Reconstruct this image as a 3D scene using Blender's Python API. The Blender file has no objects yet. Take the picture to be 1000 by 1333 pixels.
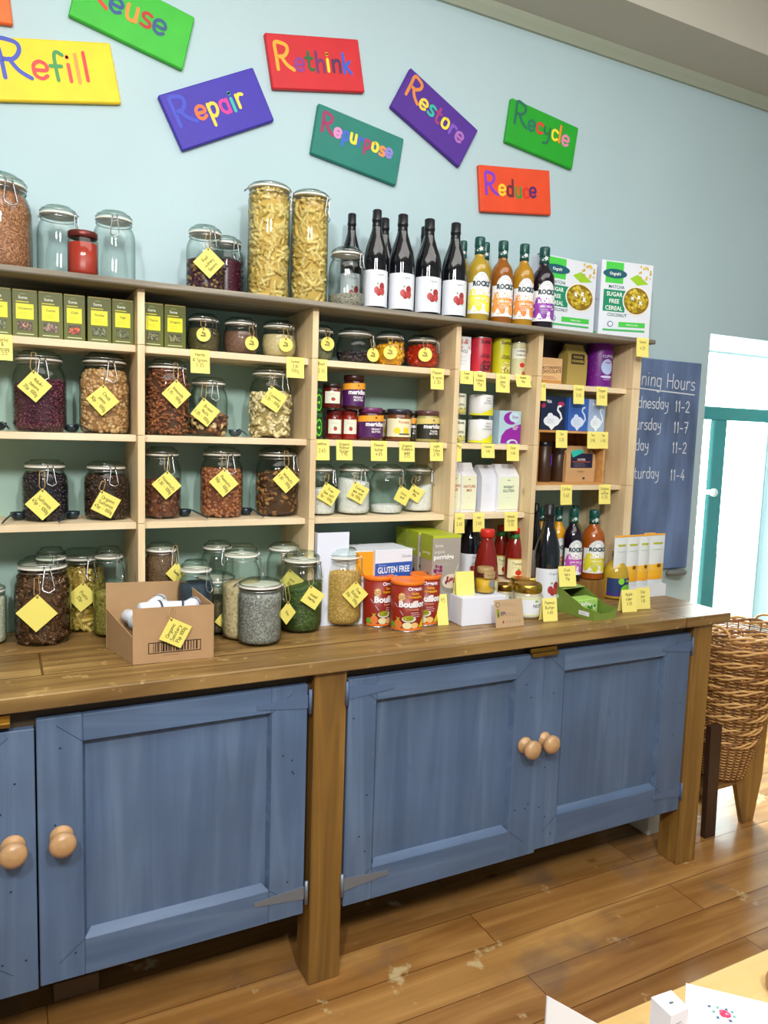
import bpy, math, random
from mathutils import Vector, Matrix
random.seed(7)
R = math.radians
PI = math.pi
col = bpy.context.scene.collection
scn = bpy.context.scene

# ---------------------------------------------------------------- camera
CAM = Vector((-0.7093, -1.7174, 1.4841))
YAW, PITCH, ROLL, FPX = 0.4749, -0.106, 0.0321, 977.48
FW = Vector((math.sin(YAW)*math.cos(PITCH), math.cos(YAW)*math.cos(PITCH), math.sin(PITCH)))
R0 = Vector((math.cos(YAW), -math.sin(YAW), 0)); U0 = R0.cross(FW)
RT = R0*math.cos(ROLL)+U0*math.sin(ROLL); UP = -R0*math.sin(ROLL)+U0*math.cos(ROLL)
cd = bpy.data.cameras.new('camera'); cam = bpy.data.objects.new('camera', cd); col.objects.link(cam)
M = Matrix((RT, UP, -FW)).transposed().to_4x4(); M.translation = CAM; cam.matrix_world = M
cd.sensor_fit = 'VERTICAL'; cd.sensor_height = 36; cd.lens = 36*FPX/1333; cd.clip_start = .02
scn.camera = cam
def at(px, py, x=None, y=None, z=None):
    d = FW + RT*((px-500)/FPX) - UP*((py-666.5)/FPX)
    t = (y-CAM.y)/d.y if y is not None else (z-CAM.z)/d.z if z is not None else (x-CAM.x)/d.x
    return CAM + d*t

# ---------------------------------------------------------------- exposure, daylight, lamps
vs = scn.view_settings
vs.view_transform = 'Standard'; vs.look = 'None'; vs.exposure = 0.0; vs.gamma = 1; vs.use_curve_mapping = False
try: scn.cycles.transparent_max_bounces = 32
except Exception: pass
W = bpy.data.worlds.new('daylight'); scn.world = W; W.use_nodes = True
nt = W.node_tree; nt.nodes.clear()
tc = nt.nodes.new('ShaderNodeTexCoord'); dp = nt.nodes.new('ShaderNodeVectorMath'); dp.operation = 'DOT_PRODUCT'
dp.inputs[1].default_value = (.55, .835, 0)
mr = nt.nodes.new('ShaderNodeMapRange'); mr.interpolation_type = 'SMOOTHSTEP'
mr.inputs[1].default_value = .25; mr.inputs[2].default_value = .8; mr.inputs[3].default_value = .33; mr.inputs[4].default_value = 13.0
bg = nt.nodes.new('ShaderNodeBackground'); bg.inputs[0].default_value = (.93, .97, 1.0, 1); wo = nt.nodes.new('ShaderNodeOutputWorld')
nt.links.new(tc.outputs['Generated'], dp.inputs[0]); nt.links.new(dp.outputs['Value'], mr.inputs[0])
nt.links.new(mr.outputs[0], bg.inputs[1]); nt.links.new(bg.outputs[0], wo.inputs[0])
def lamp(name, loc, tgt, w, h, power, colr):
    ld = bpy.data.lights.new(name, 'AREA'); ld.shape = 'RECTANGLE'; ld.size = w; ld.size_y = h; ld.energy = power; ld.color = colr
    o = bpy.data.objects.new(name, ld); col.objects.link(o); o.location = loc
    o.rotation_euler = (Vector(tgt)-Vector(loc)).to_track_quat('-Z', 'Y').to_euler(); return o
lamp('ceiling_spot_light', (-1.25, -2.1, 2.7), (0, .4, 1.2), .12, .3, 37, (1, .97, .92))
lamp('ceiling_spot_light', (-.35, -2.3, 2.7), (.4, .4, 1.2), .12, .3, 37, (1, .97, .92))

lamp('added_overhead_light', (.3, -1.1, 3.12), (.3, -1.1, 0), 3.2, 1.2, 44, (1, .98, .95))  # added soft light from above, deepens shade under worktop and shelves
lamp('door_daylight', (2.9, 1.9, 1.5), (1.9, .1, .2), 1.0, 1.8, 230, (.93, .97, 1))

# ---------------------------------------------------------------- materials
def lin(h):
    h = h.lstrip('#'); o = []
    for i in (0, 2, 4):
        c = int(h[i:i+2], 16)/255; o.append(c/12.92 if c <= .04045 else ((c+.055)/1.055)**2.4)
    return (*o, 1)
_m = {}
def pm(hexc, rough=.5, metal=0, coat=0, bump=0, bscale=80, var=0, vscale=8, trans=0, vec=(1,1,1)):
    key = (hexc, rough, metal, coat, bump, bscale, var, vscale, trans, vec)
    if key in _m: return _m[key]
    m = bpy.data.materials.new('paint_'+hexc); m.use_nodes = True; n = m.node_tree; b = n.nodes['Principled BSDF']
    c = lin(hexc); b.inputs['Base Color'].default_value = c; b.inputs['Roughness'].default_value = rough
    b.inputs['Metallic'].default_value = metal; b.inputs['Coat Weight'].default_value = coat
    if trans: b.inputs['Transmission Weight'].default_value = trans
    if bump or var:
        t = n.nodes.new('ShaderNodeTexCoord'); mp = n.nodes.new('ShaderNodeMapping'); mp.inputs['Scale'].default_value = vec
        n.links.new(t.outputs['Object'], mp.inputs[0])
    if bump:
        nz = n.nodes.new('ShaderNodeTexNoise'); nz.inputs['Scale'].default_value = bscale; nz.inputs['Detail'].default_value = 3
        bp = n.nodes.new('ShaderNodeBump'); bp.inputs['Strength'].default_value = bump; bp.inputs['Distance'].default_value = .002
        n.links.new(mp.outputs[0], nz.inputs['Vector']); n.links.new(nz.outputs[0], bp.inputs['Height']); n.links.new(bp.outputs[0], b.inputs['Normal'])
    if var:
        nz = n.nodes.new('ShaderNodeTexNoise'); nz.inputs['Scale'].default_value = vscale; nz.inputs['Detail'].default_value = 4
        mx = n.nodes.new('ShaderNodeMapRange'); mx.inputs[1].default_value = .3; mx.inputs[2].default_value = .7
        mx.inputs[3].default_value = 1-var; mx.inputs[4].default_value = 1+var
        vm = n.nodes.new('ShaderNodeVectorMath'); vm.operation = 'SCALE'; vm.inputs[0].default_value = c[:3]
        n.links.new(mp.outputs[0], nz.inputs['Vector']); n.links.new(nz.outputs[0], mx.inputs[0]); n.links.new(mx.outputs[0], vm.inputs['Scale'])
        n.links.new(vm.outputs[0], b.inputs['Base Color'])
    _m[key] = m; return m
def grain_mat(name, c1, c2, c3=None, rough=.55, axis='X', scale=1., rings=14, bump=.3, knots=.5, brick=None, wear=None, coat=0):
    """long-grained wood: colour streaks along axis, knots, optional boards"""
    m = bpy.data.materials.new(name); m.use_nodes = True; n = m.node_tree; L = n.links.new; b = n.nodes['Principled BSDF']
    b.inputs['Roughness'].default_value = rough; b.inputs['Coat Weight'].default_value = coat
    t = n.nodes.new('ShaderNodeTexCoord'); mp = n.nodes.new('ShaderNodeMapping')
    s = [rings, rings, rings]; s['XYZ'.index(axis)] = rings*.07; mp.inputs['Scale'].default_value = [v*scale for v in s]
    L(t.outputs['Object'], mp.inputs[0])
    vec = mp.outputs[0]
    if brick:
        bk = n.nodes.new('ShaderNodeTexBrick'); bk.inputs['Scale'].default_value = 1; bk.inputs['Brick Width'].default_value = brick[0]
        bk.inputs['Row Height'].default_value = brick[1]; bk.inputs['Mortar Size'].default_value = brick[2]; bk.inputs['Mortar Smooth'].default_value = .3
        bk.offset = .37; bk.inputs['Color1'].default_value = (.0, .0, .0, 1); bk.inputs['Color2'].default_value = (1, 1, 1, 1); bk.inputs['Mortar'].default_value = (.5, .5, .5, 1)
        bm_ = n.nodes.new('ShaderNodeMapping'); bm_.inputs['Location'].default_value = (.63, .052, 0); L(t.outputs['Object'], bm_.inputs[0]); L(bm_.outputs[0], bk.inputs['Vector'])
        ad = n.nodes.new('ShaderNodeVectorMath'); ad.operation = 'MULTIPLY_ADD'; ad.inputs[1].default_value = (9, 7, 5)
        L(bk.outputs['Color'], ad.inputs[0]); L(vec, ad.inputs[2]); vec = ad.outputs[0]
    nz = n.nodes.new('ShaderNodeTexNoise'); nz.inputs['Scale'].default_value = 1; nz.inputs['Detail'].default_value = 7; nz.inputs['Distortion'].default_value = 1.2
    L(vec, nz.inputs['Vector'])
    cr = n.nodes.new('ShaderNodeValToRGB'); e = cr.color_ramp.elements
    e[0].position = .3; e[0].color = lin(c1); e[1].position = .7; e[1].color = lin(c2)
    if c3: q = e.new(.52); q.color = lin(c3)
    L(nz.outputs[0], cr.inputs[0]); out = cr.outputs[0]
    def mix(f, a, bcol, mode='MULTIPLY'):
        x = n.nodes.new('ShaderNodeMix'); x.data_type = 'RGBA'; x.blend_type = mode; x.clamp_factor = True
        if hasattr(f, 'is_linked') or hasattr(f, 'links'): L(f, x.inputs[0])
        else: x.inputs[0].default_value = f
        L(a, x.inputs[6])
        if isinstance(bcol, tuple): x.inputs[7].default_value = bcol
        else: L(bcol, x.inputs[7])
        return x.outputs[2]
    # broad tone change
    n2 = n.nodes.new('ShaderNodeTexNoise'); n2.inputs['Scale'].default_value = 3.5*scale; n2.inputs['Detail'].default_value = 5; L(t.outputs['Object'], n2.inputs['Vector'])
    r2 = n.nodes.new('ShaderNodeMapRange'); r2.inputs[1].default_value = .35; r2.inputs[2].default_value = .68; r2.inputs[3].default_value = 0; r2.inputs[4].default_value = .45
    L(n2.outputs[0], r2.inputs[0]); out = mix(r2.outputs[0], out, (.62, .55, .48, 1))
    if knots:
        v = n.nodes.new('ShaderNodeTexVoronoi'); v.inputs['Scale'].default_value = 1; vm = n.nodes.new('ShaderNodeMapping')
        ss = [6, 6, 6]; ss['XYZ'.index(axis)] = 3.2; vm.inputs['Scale'].default_value = [q*scale for q in ss]
        L(t.outputs['Object'], vm.inputs[0]); L(vm.outputs[0], v.inputs['Vector'])
        r3 = n.nodes.new('ShaderNodeMapRange'); r3.inputs[1].default_value = .03; r3.inputs[2].default_value = .075; r3.inputs[3].default_value = knots; r3.inputs[4].default_value = 0
        L(v.outputs['Distance'], r3.inputs[0]); out = mix(r3.outputs[0], out, (.28, .17, .1, 1))
    if brick:
        bl = n.nodes.new('ShaderNodeMapRange'); bl.inputs[3].default_value = 0; bl.inputs[4].default_value = .3; L(bk.outputs['Color'], bl.inputs[0])
        out = mix(bl.outputs[0], out, (.72, .6, .5, 1))
        out = mix(bk.outputs['Fac'], out, (.45, .34, .25, 1))
    if wear:
        n3 = n.nodes.new('ShaderNodeTexNoise'); n3.inputs['Scale'].default_value = wear[0]; n3.inputs['Detail'].default_value = 6; n3.inputs['Roughness'].default_value = .6
        L(t.outputs['Object'], n3.inputs['Vector']); r4 = n.nodes.new('ShaderNodeMapRange'); r4.inputs[1].default_value = wear[1]; r4.inputs[2].default_value = wear[1]+.05
        r4.inputs[3].default_value = 0; r4.inputs[4].default_value = wear[3]; L(n3.outputs[0], r4.inputs[0]); out = mix(r4.outputs[0], out, lin(wear[2]), 'MIX')
    if wear and len(wear) > 4:
        n5 = n.nodes.new('ShaderNodeTexNoise'); n5.inputs['Scale'].default_value = wear[5]; n5.inputs['Detail'].default_value = 3; mo = n.nodes.new('ShaderNodeMapping'); mo.inputs['Location'].default_value = (3.3, 1.7, 0)
        L(t.outputs['Object'], mo.inputs[0]); L(mo.outputs[0], n5.inputs['Vector']); r5 = n.nodes.new('ShaderNodeMapRange'); r5.inputs[1].default_value = .56; r5.inputs[2].default_value = .7; r5.inputs[3].default_value = 0; r5.inputs[4].default_value = .6
        L(n5.outputs[0], r5.inputs[0]); out = mix(r5.outputs[0], out, lin(wear[4]), 'MIX')
    L(out, b.inputs['Base Color'])
    bp = n.nodes.new('ShaderNodeBump'); bp.inputs['Strength'].default_value = bump; bp.inputs['Distance'].default_value = .002
    L(nz.outputs[0], bp.inputs['Height'])
    if brick:
        b2 = n.nodes.new('ShaderNodeBump'); b2.invert = True; b2.inputs['Strength'].default_value = .8; b2.inputs['Distance'].default_value = .004
        L(bk.outputs['Fac'], b2.inputs['Height']); L(bp.outputs[0], b2.inputs['Normal']); L(b2.outputs[0], b.inputs['Normal'])
    else: L(bp.outputs[0], b.inputs['Normal'])
    return m
def glass_mat(name, tint, edge, rough=.02, ior=1.5):
    m = bpy.data.materials.new(name); m.use_nodes = True; n = m.node_tree; n.nodes.clear(); L = n.links.new
    lw = n.nodes.new('ShaderNodeLayerWeight'); lw.inputs[0].default_value = .35
    cr = n.nodes.new('ShaderNodeValToRGB'); e = cr.color_ramp.elements; e[0].position = .25; e[0].color = lin(tint); e[1].position = .97; e[1].color = lin(edge)
    L(lw.outputs['Facing'], cr.inputs[0])
    tr = n.nodes.new('ShaderNodeBsdfTransparent'); L(cr.outputs[0], tr.inputs[0])
    gl = n.nodes.new('ShaderNodeBsdfGlossy'); gl.inputs['Roughness'].default_value = rough
    l2 = n.nodes.new('ShaderNodeLayerWeight'); l2.inputs[0].default_value = .5
    pw = n.nodes.new('ShaderNodeMath'); pw.operation = 'POWER'; pw.inputs[1].default_value = 4.5; L(l2.outputs['Facing'], pw.inputs[0])
    fr = n.nodes.new('ShaderNodeMath'); fr.operation = 'MULTIPLY_ADD'; fr.inputs[1].default_value = .8; fr.inputs[2].default_value = .045; L(pw.outputs[0], fr.inputs[0])
    mx = n.nodes.new('ShaderNodeMixShader'); L(fr.outputs[0], mx.inputs[0]); L(tr.outputs[0], mx.inputs[1]); L(gl.outputs[0], mx.inputs[2])
    o = n.nodes.new('ShaderNodeOutputMaterial'); L(mx.outputs[0], o.inputs[0]); return m
def speckle(hexes, scale=180, rough=.6, bump=.6):
    """fine grain filling: voronoi cells pick one of a few colours"""
    key = ('sp', tuple(hexes), scale)
    if key in _m: return _m[key]
    m = bpy.data.materials.new('grain_'+hexes[0]); m.use_nodes = True; n = m.node_tree; L = n.links.new; b = n.nodes['Principled BSDF']
    b.inputs['Roughness'].default_value = rough
    t = n.nodes.new('ShaderNodeTexCoord'); v = n.nodes.new('ShaderNodeTexVoronoi'); v.inputs['Scale'].default_value = scale; L(t.outputs['Object'], v.inputs['Vector'])
    sx = n.nodes.new('ShaderNodeSeparateColor'); L(v.outputs['Color'], sx.inputs[0])
    cr = n.nodes.new('ShaderNodeValToRGB'); cr.color_ramp.interpolation = 'LINEAR'; e = cr.color_ramp.elements
    e[0].color = lin(hexes[0]); e[1].color = lin(hexes[-1]); e[1].position = .9
    for i, h in enumerate(hexes[1:-1]): q = e.new(.9*(i+1)/(len(hexes)-1)); q.color = lin(h)
    L(sx.outputs[0], cr.inputs[0]); L(cr.outputs[0], b.inputs['Base Color'])
    bp = n.nodes.new('ShaderNodeBump'); bp.invert = True; bp.inputs['Strength'].default_value = bump; bp.inputs['Distance'].default_value = .002
    L(v.outputs['Distance'], bp.inputs['Height']); L(bp.outputs[0], b.inputs['Normal']); _m[key] = m; return m

PINE = grain_mat('pine_boards', 'e6d1aa', 'f3e4c4', 'ecd9b6', .6, 'X', 1, 26, .15, .55)
PINEV = grain_mat('pine_upright', 'dfc69a', 'f0ddb6', 'e7d0a8', .6, 'Z', 1, 26, .15, .55)
GREYW = grain_mat('weathered_board', '6f6a62', 'a19a8c', '8a8478', .75, 'X', 1, 30, .4, .4)
TOPW = grain_mat('waxed_scaffold_board', '70552f', 'b3925c', '927343', .42, 'X', 1, 22, .35, .5, brick=(3.1, .188, .003), wear=(26, .62, 'cfae74', .5))
POSTW = grain_mat('waxed_post', '6f5026', 'a8803f', '8c672f', .5, 'Z', 1, 18, .35, .5)
FLOORW = grain_mat('floor_boards', '8c6030', 'c99a5c', 'ab7c45', .21, 'X', .8, 14, .25, .6, brick=(1.9, .145, .0016), wear=(6, .625, 'd8c494', .7, '75604f', 4.2))
BIRCH = grain_mat('birch_top', 'cba868', 'dcc086', 'd3b476', .4, 'X', 1, 16, .05, 0)
def blue_paint(ax):
    return grain_mat('blue_grey_paint_'+ax, '4f6688', '687f9f', '5a7193', .5, ax, 1, 16, .25, .35, wear=(14, .72, '7b8ba6', .4))
BLUEX, BLUEZ = blue_paint('X'), blue_paint('Z')
GLASS = glass_mat('clear_glass', 'f8fbf9', '93aca0')
THICKG = glass_mat('thick_lid_glass', 'eef5f1', '9db5aa')
JUG = glass_mat('green_tint_glass', 'd5e6da', '4e7c66')
WINEG = pm('0c0f16', .08, 0, .6); STEEL = pm('c9ccd0', .22, 1); TAGY = pm('ecdf70', .7); STICK = pm('efe27c', .7)
RUBBER = pm('e9e6dc', .5); GOLD = pm('c8a54a', .28, 1); BRASS = pm('a98a45', .3, 1); KNOB = pm('c49a6c', .3, 0, .4, 0, 80, .15, 30)
STRING = pm('b99a63', .9); INK = pm('1c1a14', .8); BLACK = pm('15151a', .4)

# ---------------------------------------------------------------- mesh builder
class MB:
    def __init__(s): s.v = []; s.f = []; s.mi = []; s.ms = []; s.sm = []
    def add(s, vs_, fs, mat, smooth=False):
        if mat not in s.ms: s.ms.append(mat)
        k = len(s.v); i = s.ms.index(mat); s.v.extend(vs_)
        for f in fs: s.f.append(tuple(a+k for a in f)); s.mi.append(i); s.sm.append(smooth)
        return s
    def box(s, x0, y0, z0, x1, y1, z1, mat, bev=0):
        if bev:
            b = bev; v = []
            for (X, Y, Z, a, c, d) in [(X, Y, Z, a, c, d) for Z, d in ((z0, 1), (z1, -1)) for Y, c in ((y0, 1), (y1, -1)) for X, a in ((x0, 1), (x1, -1))]:
                v += [(X+a*b, Y+c*b, Z), (X+a*b, Y, Z+d*b), (X, Y+c*b, Z+d*b)]
            # corner index: c = zi*4+yi*2+xi ; verts 3c (on z face), 3c+1 (on y face), 3c+2 (on x face)
            def I(z, y, x, k): return 3*(z*4+y*2+x)+k
            f = [(I(0,0,0,0), I(0,1,0,0), I(0,1,1,0), I(0,0,1,0)), (I(1,0,0,0), I(1,0,1,0), I(1,1,1,0), I(1,1,0,0)),
                 (I(0,0,0,1), I(0,0,1,1), I(1,0,1,1), I(1,0,0,1)), (I(0,1,0,1), I(1,1,0,1), I(1,1,1,1), I(0,1,1,1)),
                 (I(0,0,0,2), I(1,0,0,2), I(1,1,0,2), I(0,1,0,2)), (I(0,0,1,2), I(0,1,1,2), I(1,1,1,2), I(1,0,1,2))]
            for z in (0, 1):
                for y in (0, 1): f.append((I(z,y,0,0), I(z,y,0,1), I(z,y,1,1), I(z,y,1,0)))
                for x in (0, 1): f.append((I(z,0,x,0), I(z,0,x,2), I(z,1,x,2), I(z,1,x,0)))
            for y in (0, 1):
                for x in (0, 1): f.append((I(0,y,x,1), I(0,y,x,2), I(1,y,x,2), I(1,y,x,1)))
            for z in (0, 1):
                for y in (0, 1):
                    for x in (0, 1): f.append((I(z,y,x,0), I(z,y,x,1), I(z,y,x,2)))
            return s.add(v, f, mat)
        return s.add([(x, y, z) for z in (z0, z1) for y in (y0, y1) for x in (x0, x1)],
              [(0,2,3,1), (4,5,7,6), (0,1,5,4), (2,6,7,3), (0,4,6,2), (1,3,7,5)], mat)
    def lathe(s, prof, mat, n=32, smooth=True, cx=0, cy=0, sx=1, sy=1, zoff=0):
        v = []; f = []
        for (r, z) in prof:
            for k in range(n):
                a = 2*PI*k/n; v.append((cx+r*sx*math.cos(a), cy+r*sy*math.sin(a), z+zoff))
        for j in range(len(prof)-1):
            for k in range(n):
                k2 = (k+1) % n; f.append((j*n+k, j*n+k2, (j+1)*n+k2, (j+1)*n+k))
        if prof[0][0] > 1e-4: f.append(tuple(reversed(range(n))))
        if prof[-1][0] > 1e-4: f.append(tuple(range((len(prof)-1)*n, len(prof)*n)))
        return s.add(v, f, mat, smooth)
    def tube(s, pts, r, mat, n=6, closed=False, taper=None, flat=1):
        pts = [Vector(p) for p in pts]; v = []; f = []; m = len(pts); up = None
        for i, p in enumerate(pts):
            a = pts[(i-1) % m] if (closed or i > 0) else p; b = pts[(i+1) % m] if (closed or i < m-1) else p
            d = (b-a).normalized() if (b-a).length > 1e-9 else Vector((0, 0, 1))
            if up is None: up = Vector((0, 0, 1)) if abs(d.z) < .9 else Vector((1, 0, 0))
            x = d.cross(up)
            if x.length < 1e-6: x = d.cross(Vector((1, 0, .1)))
            x.normalize(); y = x.cross(d).normalized(); up = y
            rr = r*(taper(i/(m-1)) if taper else 1)
            for k in range(n):
                t = 2*PI*k/n; v.append(tuple(p + x*math.cos(t)*rr + y*math.sin(t)*rr*flat))
        for i in range(m if closed else m-1):
            for k in range(n): f.append((i*n+k, i*n+(k+1) % n, ((i+1) % m)*n+(k+1) % n, ((i+1) % m)*n+k))
        if not closed: f.append(tuple(reversed(range(n)))); f.append(tuple(range((m-1)*n, m*n)))
        return s.add(v, f, mat, True)
    def prism(s, poly, y0, y1, mat):   # polygon in xz, extruded along y
        n = len(poly); v = [(x, y0, z) for x, z in poly]+[(x, y1, z) for x, z in poly]
        return s.add(v, [tuple(range(n)), tuple(reversed(range(n, 2*n)))]+[(i, i+n, (i+1) % n+n, (i+1) % n) for i in range(n)], mat)
    def build(s, name, parent=None, loc=(0,0,0), rz=0):
        me = bpy.data.meshes.new(name); me.from_pydata([tuple(q) for q in s.v], [], s.f)
        for m in s.ms: me.materials.append(m)
        me.polygons.foreach_set('material_index', s.mi); me.polygons.foreach_set('use_smooth', s.sm); me.update()
        o = bpy.data.objects.new(name, me); col.objects.link(o); o.location = loc; o.rotation_euler = (0, 0, rz)
        if parent: o.parent = parent
        return o
def tag(o, label=None, cat=None, group=None, kind=None):
    if label: o['label'] = label
    if cat: o['category'] = cat
    if group: o['group'] = group
    if kind: o['kind'] = kind
    return o
def empty(name, loc, rz=0):
    o = bpy.data.objects.new(name, None); col.objects.link(o); o.location = loc; o.rotation_euler = (0, 0, rz); o.empty_display_size = .05; return o
def struct(name, mb): return tag(mb.build(name), kind='structure')
def copy_tree(o, parent=None):
    c = o.copy(); col.objects.link(c); c.parent = parent
    for ch in [q for q in bpy.data.objects if q.parent == o]: copy_tree(ch, c)
    return c

# ---------------------------------------------------------------- writing and printed marks
_t = {}
def tmesh(s, bold=0):
    if (s, bold) in _t: return _t[(s, bold)]
    c = bpy.data.curves.new('t', 'FONT'); c.body = s; c.size = 1; c.resolution_u = 2; c.offset = bold; c.align_x = 'CENTER'
    o = bpy.data.objects.new('t', c); me = o.to_mesh()
    r = ([(v.co.x, v.co.y) for v in me.vertices], [tuple(p.vertices) for p in me.polygons]); o.to_mesh_clear()
    bpy.data.objects.remove(o); bpy.data.curves.remove(c); _t[(s, bold)] = r; return r
# single-stroke hand lettering, x right y up, cap height 10
G = {
'R': (8, '1,0 1,5 1,10 4,10 6,9 6,7 4,5 1,5|3,5 5,2 8,0'), 'e': (6, '1,3 5,3 5,5 3,6 1,5 0.5,3 1,1 3,0 5,1'), 'f': (5, '5,9 3,10 2,8 2,0|0,5 4,5'),
'i': (2.5, '1,6 1,0|1,8.4 1,8.8'), 'l': (2.5, '1,10 1,5 1,0'), 'u': (6, '1,6 1,2 2,0 4,0 5,2|5,6 5,0'), 's': (5, '4.5,5.5 2.5,6 1,5 1.5,3.5 4,2.5 4.5,1 3,0 0.7,0.5'),
'p': (6, '1,6 1,-4|1,5 3,6 5,5 5,2 3,0 1,1'), 'a': (6, '5,6 5,0|5,5 3,6 1,5 1,2 3,0 5,1'), 'r': (5, '1,6 1,0|1,4 2.5,6 4.5,5.6'), 't': (5, '2,9 2,2 3,0 4.5,0.5|0.2,6 4,6'),
'h': (6, '1,10 1,0|1,4 3,6 5,5 5,0'), 'n': (6, '1,6 1,0|1,4 3,6 5,5 5,0'), 'k': (6, '1,10 1,0|4.6,6 1,2.6|2,3.4 5,0'), 'o': (6.2, '3,6 1.2,5.2 0.7,3 1.2,0.8 3,0 4.8,0.8 5.3,3 4.8,5.2 3,6 1.8,5.6'),
'c': (5, '5,5 3,6 1,5 0.8,3 1.2,1 3,0 5,1'), 'y': (6, '1,6 1.2,3 3,2 5,3|5,6 5,0 4,-3 1,-4'), 'd': (6, '5,10 5,0|5,5 3,6 1,5 1,1 3,0 5,1'), 'g': (6, '5,6 5,-2 3.5,-4 1,-3.4|5,5 3,6 1,5 1,1 3,0 5,1'),
'm': (8, '1,6 1,0|1,4 2.5,6 4,5 4,0|4,4 5.6,6 7,5 7,0'), 'b': (6, '1,10 1,0|1,5 3,6 5,5 5,1 3,0 1,1'), 'w': (7, '0.6,6 2,0|2,0 3.5,5|3.5,5 5,0|5,0 6.4,6'), 'v': (6, '0.8,6 3,0|3,0 5.2,6'),
'O': (8, '4,10 1,8 1,2 4,0 7,2 7,8 4,10'), 'H': (8, '1,10 1,0|7,10 7,0|1,5 7,5'), 'W': (10, '0.5,10 2.5,0|2.5,0 5,8|5,8 7.5,0|7.5,0 9.5,10'), 'T': (7, '0.5,10 6.5,10|3.5,10 3.5,0'),
'F': (6, '1,10 1,0|1,10 6,10|1,5.5 5,5.5'), 'S': (7, '6,9 4,10 1.6,9 1.5,7 4,5.2 6,3.4 5.6,1 3,0 0.8,1'), 'C': (7, '6,9 4,10 1,8 1,2 4,0 6,1'), 'P': (7, '1,10 1,0|1,10 4,10 6,9 6,6 4,5 1,5'),
'B': (7, '1,10 1,0|1,10 4,10 5.5,8.5 4,5.4 1,5.3|4,5.3 6,3.4 5.5,1 3.5,0 1,0'), 'A': (7, '0.6,0 3.5,10|3.5,10 6.4,0|2,4 5,4'), 'N': (7, '1,0 1,10|1,10 6,0|6,0 6,10'), 'G': (7, '6,9 4,10 1,8 1,2 4,0 6,1.6 6,4.5|4,4.5 6,4.5'),
'1': (3.5, '1,8 2,10|2,10 2,0'), '2': (6, '1,8 3,10 5,8 4.4,5 1,0|1,0 5.6,0'), '3': (6, '1,9 3,10 5,8.5 4.6,6 2.6,5.2|2.6,5.2 5,4 5,1.4 3,0 0.8,1'), '4': (6, '4,10 0.8,3|0.8,3 5.6,3|4,5.5 4,0'),
'5': (6, '5,10 1.4,10|1.4,10 1.2,5.6|1.2,5.6 3.6,6.2 5.2,4 4.6,1 2.6,0 0.8,0.8'), '7': (6, '0.8,10 5.4,10|5.4,10 2.6,0|1.8,5 4.8,5'), '6': (6, '4.6,10 1.6,6 1,3 2,0.4 4,0.2 5,2.4 4,4.6 1.6,4'),
'8': (6, '3,5.2 1.2,7 1.4,9 3,10 4.8,9 4.8,7 3,5.2 1,3.4 1,1 3,0 5,1 5,3.4 3,5.2'), '9': (6, '5,7 4,9.8 2,9.8 1,7.6 2,5.4 4,5.4 5,7|5,7 4.4,0'), '0': (6, '3,10 1,8 1,2 3,0 5,2 5,8 3,10'),
'-': (5, '0.8,4 4.2,4'), '.': (2.5, '1,0 1,0.5'), '/': (5, '0.5,-1 4.5,10'), '&': (7, '6,0 2,6 1.6,8.6 3.2,10 4.6,8.6 1.4,4 1,1.6 2.6,0 4.6,1 6,4'), ' ': (4, '')}
def strokes(ch):
    w, s = G.get(ch, G['o']); out = []
    for st in [q for q in s.split('|') if q]:
        p = [tuple(float(c) for c in a.split(',')) for a in st.split()]
        if len(p) > 2:
            q = [p[0]]+p+[p[-1]]; r = []
            for i in range(1, len(q)-2):
                for k in range(4):
                    t = k/4; a, b, c, d = q[i-1], q[i], q[i+1], q[i+2]
                    r.append(tuple(.5*((2*b[j])+(-a[j]+c[j])*t+(2*a[j]-5*b[j]+4*c[j]-d[j])*t*t+(-a[j]+3*b[j]-3*c[j]+d[j])*t**3) for j in (0, 1)))
            p = r+[p[-1]]
        out.append(p)
    return w, out
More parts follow.
